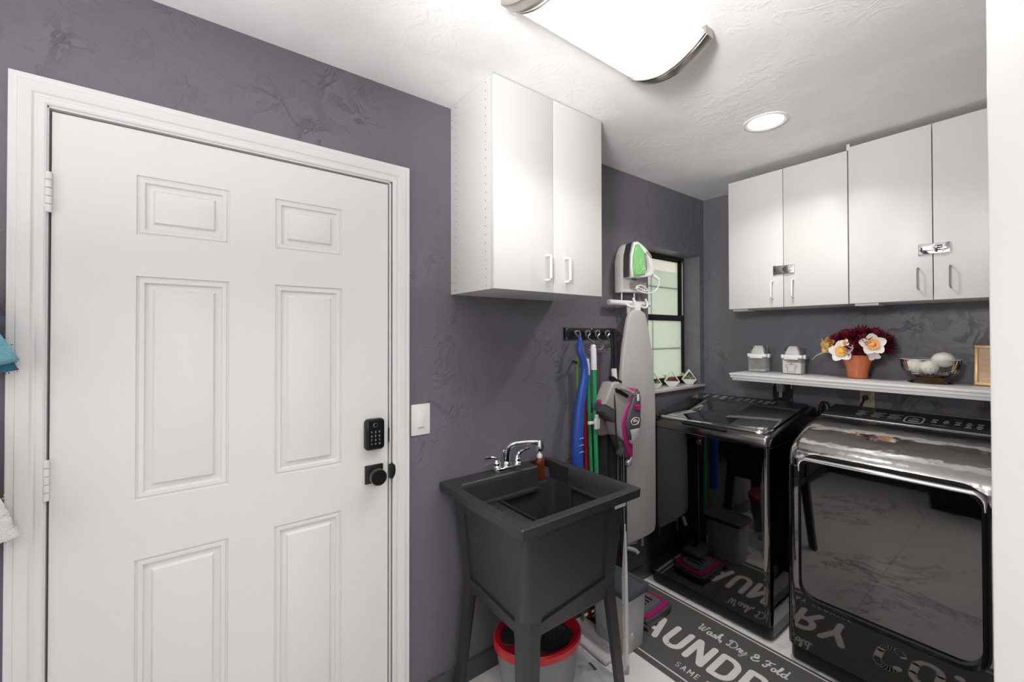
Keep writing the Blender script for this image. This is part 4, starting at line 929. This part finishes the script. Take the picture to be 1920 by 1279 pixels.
m=MB(); m.prism(smooth_poly([(-.862,1.955),(-.838,1.952),(-.815,1.93),(-.822,1.922),(-.842,1.936),(-.866,1.946)],2),0,.124,.131,.001); link('grip_panel',m,GREYP,irb)
m=MB(); m.tube(smooth_pts([(.105,-.775,1.832),(.115,-.745,1.815),(.12,-.730,1.803)]),[.010]*6+[.009]*4+[.0085]*3,10); link('cord_guard',m,PLW,irb)
m=MB(); m.tube(smooth_pts([(.12,-.73,1.803),(.12,-.735,1.77),(.115,-.765,1.735),(.10,-.82,1.722),(.09,-.89,1.735),(.088,-.90,1.755),(.09,-.86,1.765),(.09,-.82,1.755),(.09,-.80,1.74),(.092,-.83,1.735),(.09,-.88,1.750),(.089,-.91,1.745)]),.004,8); link('power_cord',m,PLW,irb)
# ================================================================ PLANTERS ON THE SILL
def planter(y,x,s,label,leafm,seed,rot):
    random.seed(seed)
    t=thing('diamond_planter',label,'planter',(x,y,1.131),'white diamond planters on the window sill')
    X=Matrix.Translation((x,y,0))@Matrix.Rotation(math.radians(rot),4,'Z')@Matrix.Translation((-x,-y,0))
    z0=1.131; w2=.050*s; zt=.108*s; zm=.034*s; wb=.022*s
    out=[(y-wb,z0+.001),(y+wb,z0+.001),(y+w2,z0+zm),(y,z0+zt),(y-w2,z0+zm)]
    k=.86; inn=[(y-w2*k,z0+zm+.002),(y+w2*k,z0+zm+.002),(y,z0+zt-.015)]
    m=MB(); m.prism(out,0,x-.018,x+.018,.001); m.xform(X); o=link('frame_shell',m,PLW,t)
    c=MB(); c.prism(inn,0,x-.06,x+.06); c.xform(X); boolean(o,c)
    m=MB(); m.box(x-.014,x+.014,y-w2*.7,y+w2*.7,z0+zm-.002,z0+zm+.006); m.xform(X); link('moss',m,REDS if seed%2 else LEAFD,t)
    m=MB()
    for i in range(12):
        yy=y+(random.random()-.5)*w2*1.1; h=random.random(); m.ball((x+(random.random()-.5)*.02,yy,z0+zm+.008+.018*h*(1-abs(yy-y)/w2)),.007+.004*random.random(),sub=1,sz=.8)
    m.xform(X); link('succulents',m,REDS if seed%2 else YGD,t)
    m=MB()
    for i in range(8):
        a=math.radians(50+random.random()*80); L_=.026+.020*random.random(); by=y-w2*.45+(random.random()-.5)*.012; bz=z0+zm+.006
        ty=by-math.cos(a)*L_*(1 if i%2 else -.4)-.016; tz=bz+math.sin(a)*L_
        m.tube([(x-.012,by,bz),(x-.020,(by+ty)/2,(bz+tz)/2+.004),(x-.022,ty,tz)],[.002,.0035,.0004],5)
    m.xform(X); link('leaves',m,leafm,t)
YGD=mat('mixed_succulent_green',(.30,.34,.14),.6)
YG=mat('yellow_green_leaf',(.42,.48,.10),.6)
planter(-.112,-.052,.98,'white diamond planter nearest the corner on the sill',YG,2,-50)
planter(-.330,-.050,1.0,'white diamond planter with red succulents, middle of the three on the sill',YG,3,-48)
planter(-.535,-.050,1.0,'white diamond planter half hidden behind the ironing board',YG,4,-48)
# ================================================================ SHELF THINGS
def jar(x,y,label,fill):
    t=thing('detergent_jar',label,'jar',(x,y,ZS),'white-lidded jars on the shelf')
    w_=.050; d=.036; z=ZS+.001; R=.010
    m=MB(); m.loft([[(x+a,y+b,z+h) for a,b in rrect(-k,k,-e,e,R)] for k,e,h in ((w_-.004,d-.004,0),(w_,d,.004),(w_+.002,d+.002,.095))]+[[(x+a,y+b,z+h) for a,b in rrect(-k,k,-e,e,R)] for k,e,h in ((w_-.001,d-.001,.095),(w_-.003,d-.003,.006))]); link('clear_body',m,milky('clear_jar_plastic',(.86,.86,.86),.80),t)
    m=MB(); 
    if fill: m.loft([[(x+a,y+b,z+.005) for a,b in rrect(-.045,.045,-.031,.031,.006)],[(x+a,y+b,z+.072-a*.16) for a,b in rrect(-.047,.047,-.033,.033,.006)]])
    else: m.loft([[(x+a,y+b,z+.005) for a,b in rrect(-.045,.045,-.031,.031,.006)],[(x+a,y+b,z+.016) for a,b in rrect(-.046,.046,-.032,.032,.006)]])
    link('powder',m,MATS['white_plastic'] if fill else mat('grey_crystals',(.50,.50,.51),.7),t)
    m=MB(); m.prism(rrect(x-.054,x+.054,y-.040,y+.040,.010),2,z+.092,z+.110,.003); m.box(x-.063,x-.052,y-.012,y+.012,z+.088,z+.112,.003); m.box(x+.052,x+.063,y-.012,y+.012,z+.088,z+.112,.003); m.box(x-.036,x+.036,y-.044,y-.036,z+.084,z+.110,.003)
    ld=link('lid',m,PLW,t)
    m=MB(); m.loft([[(x+a*k,y+b*k,z+h) for a,b in rrect(-.040,.040,-.030,.030,.012)] for k,h in ((1,.110),(.85,.130),(.50,.158),(.48,.160))]); link('pour_spout',m,PLW,ld)
    m=MB(); m.loft([[(x+a*k,y+b*k,z+h) for a,b in rrect(-.042,.042,-.032,.032,.012)] for k,h in ((1.02,.1105),(.96,.150),(.92,.163))]); link('measuring_cup',m,CLEARP,ld)
    m=MB(); ink=y-.0395
    def ln(a0,a1,h,th=.0016): m.box(x+a0,x+a1,ink-.0003,ink,z+h,z+h+th)
    if fill:
        for (a0,a1,h) in ((-.018,.018,.076),(-.024,.026,.068),(-.006,.006,.060)): ln(a0,a1,h,.0036)
        sh=[(-.030,.048),(-.016,.056),(.016,.056),(.030,.048),(.024,.038),(.018,.042),(.018,.014),(-.018,.014),(-.018,.042),(-.024,.038)]
    else:
        for (a0,a1,h) in ((-.010,.010,.080),(-.014,.014,.072),(-.018,.018,.064)): ln(a0,a1,h,.0036)
        sh=[(-.028,.022),(-.020,.046),(-.006,.052),(.006,.052),(.020,.046),(.028,.022)]
    for a,b in zip(sh,sh[1:]+sh[:1]): m.tube([(x+a[0],ink,z+a[1]),(x+b[0],ink,z+b[1])],.0012,4)
    link('jar_print',m,mat('grey_ink',(.22,.22,.23),.6),t)
jar(.425,-.145,'clear jar with white lid and little left in it, left end of the shelf',False)
jar(.612,-.145,'jar full of white powder with white lid, second from shelf\'s left end',True)
# flower pot
fp_=thing('flower_pot','orange flower pot of burgundy and white silk flowers on the shelf','flower pot',(.910,-.140,ZS))
cx,cy=.904,-.140
m=MB(); m.lathe([(.040,.001),(.044,.004),(.045,.012),(.044,.03),(.050,.06),(.060,.090),(.066,.112),(.068,.122),(.064,.122),(.058,.10)],(cx,cy,ZS),seg=40,cap1=True); link('pot',m,TERRA,fp_)
def petal(mb,base,d,L_,wd,upv,curl=.2,th=.0012,seg=4):
    base=Vector(base); d=Vector(d).normalized(); s_=d.cross(Vector(upv)).normalized(); u=s_.cross(d).normalized()
    prev=None; rows=[]
    for i in range(seg+1):
        t=i/seg; ww=wd*math.sin(PI*(.12+.80*t))**.8 if i<seg else wd*.25
        c=base+d*L_*t+u*curl*L_*t*t
        rows.append([c-s_*ww/2+u*ww*.12,c-u*0.0,c+s_*ww/2+u*ww*.12])
    V_=[[mb.b.verts.new(p) for p in r] for r in rows]
    for a,b in zip(V_,V_[1:]):
        for j in range(2): mb.b.faces.new((a[j],a[j+1],b[j+1],b[j]))
random.seed(11)
# burgundy mums: several pompom heads of many petals
heads=[(-.075,-.04,.150,.042),(.075,-.05,.145,.045),(.0,-.075,.150,.048),(.045,-.070,.190,.045),(-.03,-.07,.215,.038),(-.075,-.035,.185,.050),(-.02,-.045,.205,.052),(.035,-.055,.165,.055),(.02,-.01,.225,.050),(-.045,.0,.215,.045),(.085,-.02,.205,.052),(.105,.01,.155,.055),(.06,.03,.215,.05),(.0,.03,.20,.05),(-.09,.02,.175,.05),(.115,-.01,.190,.045),(-.01,-.07,.165,.035)]
for (hx,hy,hz,R) in heads:
    m=MB(); c=Vector((cx+hx,cy+hy,ZS+hz))
    n_=110; ga=PI*(3-5**.5)
    for i in range(n_):
        z=1-1.7*i/n_; r_=math.sqrt(max(0,1-z*z)); d=Vector((r_*math.cos(ga*i),r_*math.sin(ga*i),z)); 
        d+=Vector((random.uniform(-.12,.12),random.uniform(-.12,.12),random.uniform(-.1,.1))); d.normalize()
        up_=Vector((0,0,1)) if abs(d.z)<.9 else Vector((1,0,0))
        petal(m,c+d*R*.30,d,R*.75*random.uniform(.85,1.15),R*.30,up_,curl=.22,seg=3)
    m.ball(c,R*.45,sub=2)
    link('burgundy_flower',m,BURG,fp_,sharp=60)
def openflower(c,nrm,R,pm,cm,centre,n=5,w=.9):
    nrm=Vector(nrm).normalized(); a=nrm.orthogonal().normalized(); b=nrm.cross(a)
    m=MB()
    for i in range(n):
        t=2*PI*i/n+.3; d=a*math.cos(t)+b*math.sin(t); petal(m,Vector(c),d+nrm*.12,R,R*w,nrm,curl=.10,seg=5)
    f=link('open_flower',m,pm,fp_,sharp=60)
    m=MB()
    for i in range(16):
        t=2*PI*i/16; d=a*math.cos(t)+b*math.sin(t); petal(m,Vector(c)+nrm*.004,d+nrm*.45,R*.55,R*.24,nrm,curl=-.05,seg=3)
    link('inner_petals',m,cm,f,sharp=60)
    m=MB(); m.ball(Vector(c)+nrm*.008,R*.24,sub=2,noise=.2)
    link('flower_centre',m,centre,f)
openflower((cx-.040,cy-.092,ZS+.140),(-.1,-1,.25),.058,PETW,PETO,YEL)
openflower((cx+.082,cy-.088,ZS+.178),(.35,-1,.25),.056,PETW,PETO,MATS['peach_orange_petal'])
openflower((cx-.108,cy-.050,ZS+.172),(-.6,-1,.3),.046,PETO,PETO,YEL)
openflower((cx+.085,cy-.085,ZS+.128),(.2,-1,-.3),.030,PETW,PETW,PETW,n=4)
openflower((cx-.025,cy-.105,ZS+.185),(0,-1,.4),.022,PETW,PETO,PETO,n=4)
m=MB()
for pts in ([(cx-.06,cy-.06,ZS+.13),(cx-.10,cy-.075,ZS+.150),(cx-.125,cy-.07,ZS+.185),(cx-.140,cy-.06,ZS+.21)],[(cx-.06,cy-.06,ZS+.12),(cx-.11,cy-.075,ZS+.135),(cx-.15,cy-.085,ZS+.118),(cx-.175,cy-.09,ZS+.09)],[(cx-.05,cy-.05,ZS+.14),(cx-.09,cy-.07,ZS+.145),(cx-.12,cy-.08,ZS+.148)]):
    q=smooth_pts(pts,5); k=len(q); m.tube(q,[.0015+.0045*math.sin(PI*min(1,(i+1)/k)) *(1 if pts[2][2]>ZS+.13 else .4) for i in range(k)],6)
link('leaf_spray',m,LEAF,fp_)
# glass bowl with wool balls
gb=thing('glass_bowl','footed cut-glass bowl with amber base on the shelf','bowl',(1.178,-.150,ZS))
bc=(1.178,-.150,ZS)
m=MB(); m.lathe([(.056,.030),(.080,.040),(.094,.056),(.100,.080),(.106,.112),(.1025,.112),(.096,.082),(.089,.058),(.076,.044),(.03,.036)],bc,seg=72,cap0=True,cap1=True,lobes=36,amp=.006); link('bowl_glass',m,CLEAR,gb,sharp=20)
m=MB(); m.lathe([(.075,.001),(.078,.004),(.052,.018),(.046,.024),(.056,.031)],bc,seg=60,lobes=30,amp=.01); link('foot',m,AMBERB,gb,sharp=20)
m=MB()
for i in range(36):
    t=2*PI*i/36; c_,s_=math.cos(t),math.sin(t); 
    m.tube([(bc[0]+.082*c_,bc[1]+.082*s_,ZS+.041),(bc[0]+.0945*c_,bc[1]+.0945*s_,ZS+.056),(bc[0]+.0995*c_,bc[1]+.0995*s_,ZS+.078)],[.0006,.0035,.0006],5)
link('cut_facets',m,CLEAR,gb)
m=MB(); m.lathe([(.104,.111),(.1065,.1125),(.104,.1145),(.1015,.1125)],bc,seg=60,cap0=False,cap1=False); link('rim',m,mat('glass_rim',(.70,.70,.70),.1,spec=.8),gb)
for i,(dx,dy,dz_,r,lab) in enumerate(((-.050,-.012,.078,.036,'white wool ball at the left in the glass bowl'),(.002,-.030,.076,.034,'white wool ball in the middle of the glass bowl'),(.046,-.006,.112,.040,'large white wool ball, topmost in the glass bowl'))):
    m=MB(); m.ball((bc[0]+dx,bc[1]+dy,ZS+dz_),r,sz=.88,sub=4,noise=.01); tag(link('wool_ball',m,WOOL,None,(bc[0]+dx,bc[1]+dy,ZS+dz_-r*.88)),lab,'wool ball','white wool dryer balls in the bowl')
# picture frame
pf=thing('picture_frame','small gold picture frame leaning at the right end of the shelf','picture frame',(1.36,-.16,ZS))
Mx=Matrix.Translation((1.392,-.125,ZS+.0015))@Matrix.Rotation(math.radians(-10),4,'X')
m=MB()
for q in ((-.075,.075,0,.012),(-.075,.075,.168,.180),(-.075,-.063,.012,.168),(.063,.075,.012,.168)): m.box(q[0],q[1],-.010,.004,q[2],q[3],.002)
m.xform(Mx); link('frame',m,GOLD,pf)
m=MB(); m.box(-.064,.064,-.003,.001,.010,.170); m.xform(Mx); pc=link('picture',m,PHOTO,pf)
m=MB(); 
for i in range(5): m.box(-.05,.05,-.0036,-.003,.03+.024*i,.032+.024*i)
m.xform(Mx@Matrix.Rotation(math.radians(0),4,'Y')); link('picture_print',m,mat('pale_tan_print',(.72,.58,.42),.5),pc)
# ================================================================ LIGHT SWITCH
sw=thing('light_switch','white rocker light switch plate on the wall right of the door','light switch',(0,-2.190,1.145))
link('cover_plate',MB().box(0,.005,-2.231,-2.150,1.083,1.206,.0015),PLW,sw)
link('rocker',MB().box(.004,.0085,-2.207,-2.174,1.112,1.178,.0012),PLW,sw)
link('indicator_bar',MB().box(.0082,.0090,-2.203,-2.178,1.1125,1.1155),GREYP,sw)
# ================================================================ TOWELS by the door (left edge)
def towel(name,label,m_,poly,x0,x1,seed,hang=None):
    random.seed(seed); t=thing(name,label,'towel',(poly[0][0],(x0+x1)/2,poly[0][1]))
    return t
def fuzzy(mb,prob):
    pass
def cloth(mb,top,bot,th,nu=26,nv=30,wob=.006):
    """thick hanging sheet between two edge polylines (start,end points)"""
    front=[];back=[]
    a0,a1=[Vector(p) for p in top]; b0,b1=[Vector(p) for p in bot]
    nrm=(a1-a0).cross(b0-a0).normalized()
    for i in range(nu+1):
        rf=[];rb=[]
        for j in range(nv+1):
            u=i/nu;v=j/nv; p=(a0.lerp(a1,u)).lerp(b0.lerp(b1,u),v)
            w_=wob*math.sin(u*14+v*3)+wob*.6*math.sin(v*11)
            e=1-abs(2*u-1)**6
            rf.append(mb.b.verts.new(p+nrm*(w_+th/2*e+random.uniform(-.0015,.0015)))); rb.append(mb.b.verts.new(p+nrm*(w_-th/2*e)))
        front.append(rf);back.append(rb)
    for i in range(nu):
        for j in range(nv):
            mb.b.faces.new((front[i][j],front[i+1][j],front[i+1][j+1],front[i][j+1]))
            mb.b.faces.new((back[i][j],back[i][j+1],back[i+1][j+1],back[i+1][j]))
    for q in range(1500):
        i=random.random(); j=random.random(); c=front[min(nu,int(i*(nu+1)))][min(nv,int(j*(nv+1)))].co.copy()+Vector([random.uniform(-.006,.006) for _ in range(3)])
        d=(nrm*(1 if random.random()<.8 else -1)+Vector([random.uniform(-.9,.9) for _ in range(3)])).normalized(); a_=d.orthogonal().normalized()*.0016; b2=d.cross(a_)
        tip=mb.b.verts.new(c+d*random.uniform(.003,.007)); V3=[mb.b.verts.new(c+v_) for v_ in (a_,-a_*.5+b2*.87,-a_*.5-b2*.87)]
        for u in range(3): mb.b.faces.new((V3[u],V3[(u+1)%3],tip))
    for j in range(nv):
        mb.b.faces.new((front[0][j],front[0][j+1],back[0][j+1],back[0][j])); mb.b.faces.new((front[nu][j],back[nu][j],back[nu][j+1],front[nu][j+1]))
    for i in range(nu):
        mb.b.faces.new((front[i][0],back[i][0],back[i+1][0],front[i+1][0])); mb.b.faces.new((front[i][nv],front[i+1][nv],back[i+1][nv],back[i][nv]))
TG='towels on the hooks left of the door'
m=MB(); cloth(m,[(.05,-3.41,1.66),(.065,-3.38,1.66)],[(.05,-3.56,1.345),(.070,-3.243,1.425)],.030)
t=thing('towel','teal terry towel hanging at the photo\'s left edge, above the white one','towel',(.05,-3.40,1.66),TG); tb=link('terry_cloth',m,TEAL,t,sharp=80)
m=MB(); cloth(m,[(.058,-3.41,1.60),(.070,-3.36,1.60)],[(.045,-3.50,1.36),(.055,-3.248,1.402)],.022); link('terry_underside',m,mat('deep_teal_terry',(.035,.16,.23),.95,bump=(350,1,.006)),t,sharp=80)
m=MB(); cloth(m,[(.07,-3.42,1.30),(.085,-3.35,1.30)],[(.06,-3.52,.93),(.090,-3.236,1.020)],.020)
t=thing('towel','white terry towel hanging at the left edge below the teal towel','towel',(.08,-3.40,1.30),TG); link('terry_cloth',m,TOWW,t,sharp=80)
for (y,z,lab) in ((-3.395,1.68,'black coat hook holding the teal towel'),(-3.385,1.32,'black coat hook holding the white towel')):
    m=MB(); m.box(0,.006,y-.012,y+.012,z-.03,z+.02,.002); m.tube(smooth_pts([(.005,y,z-.01),(.06,y,z-.02),(.085,y,z-.01),(.09,y,z+.01)]),.005,8); tag(link('coat_hook',m,BLKP,None,(0,y,z)),lab,'hook')
# fibre edge tufts on the teal towel
# black hamper behind the camera, seen mirrored in the dryer door
hm=thing('laundry_hamper','tall black laundry hamper reflected in the dryer door','hamper',(.95,-3.78,0))
m=MB(); hx,hy=1.02,-3.74
m.loft([RL(hx-.17,hx+.17,hy-.12,hy+.12,.0,.05),RL(hx-.21,hx+.21,hy-.16,hy+.16,.58,.07),RL(hx-.22,hx+.22,hy-.17,hy+.17,.60,.07),RL(hx-.20,hx+.20,hy-.15,hy+.15,.60,.06),RL(hx-.16,hx+.16,hy-.11,hy+.11,.01,.04)])
hb=link('basket',m,BLKP,hm); boolean(hb,MB().prism(rrect(hx-.055,hx+.055,.50,.54,.018),1,hy-.3,hy+.3))
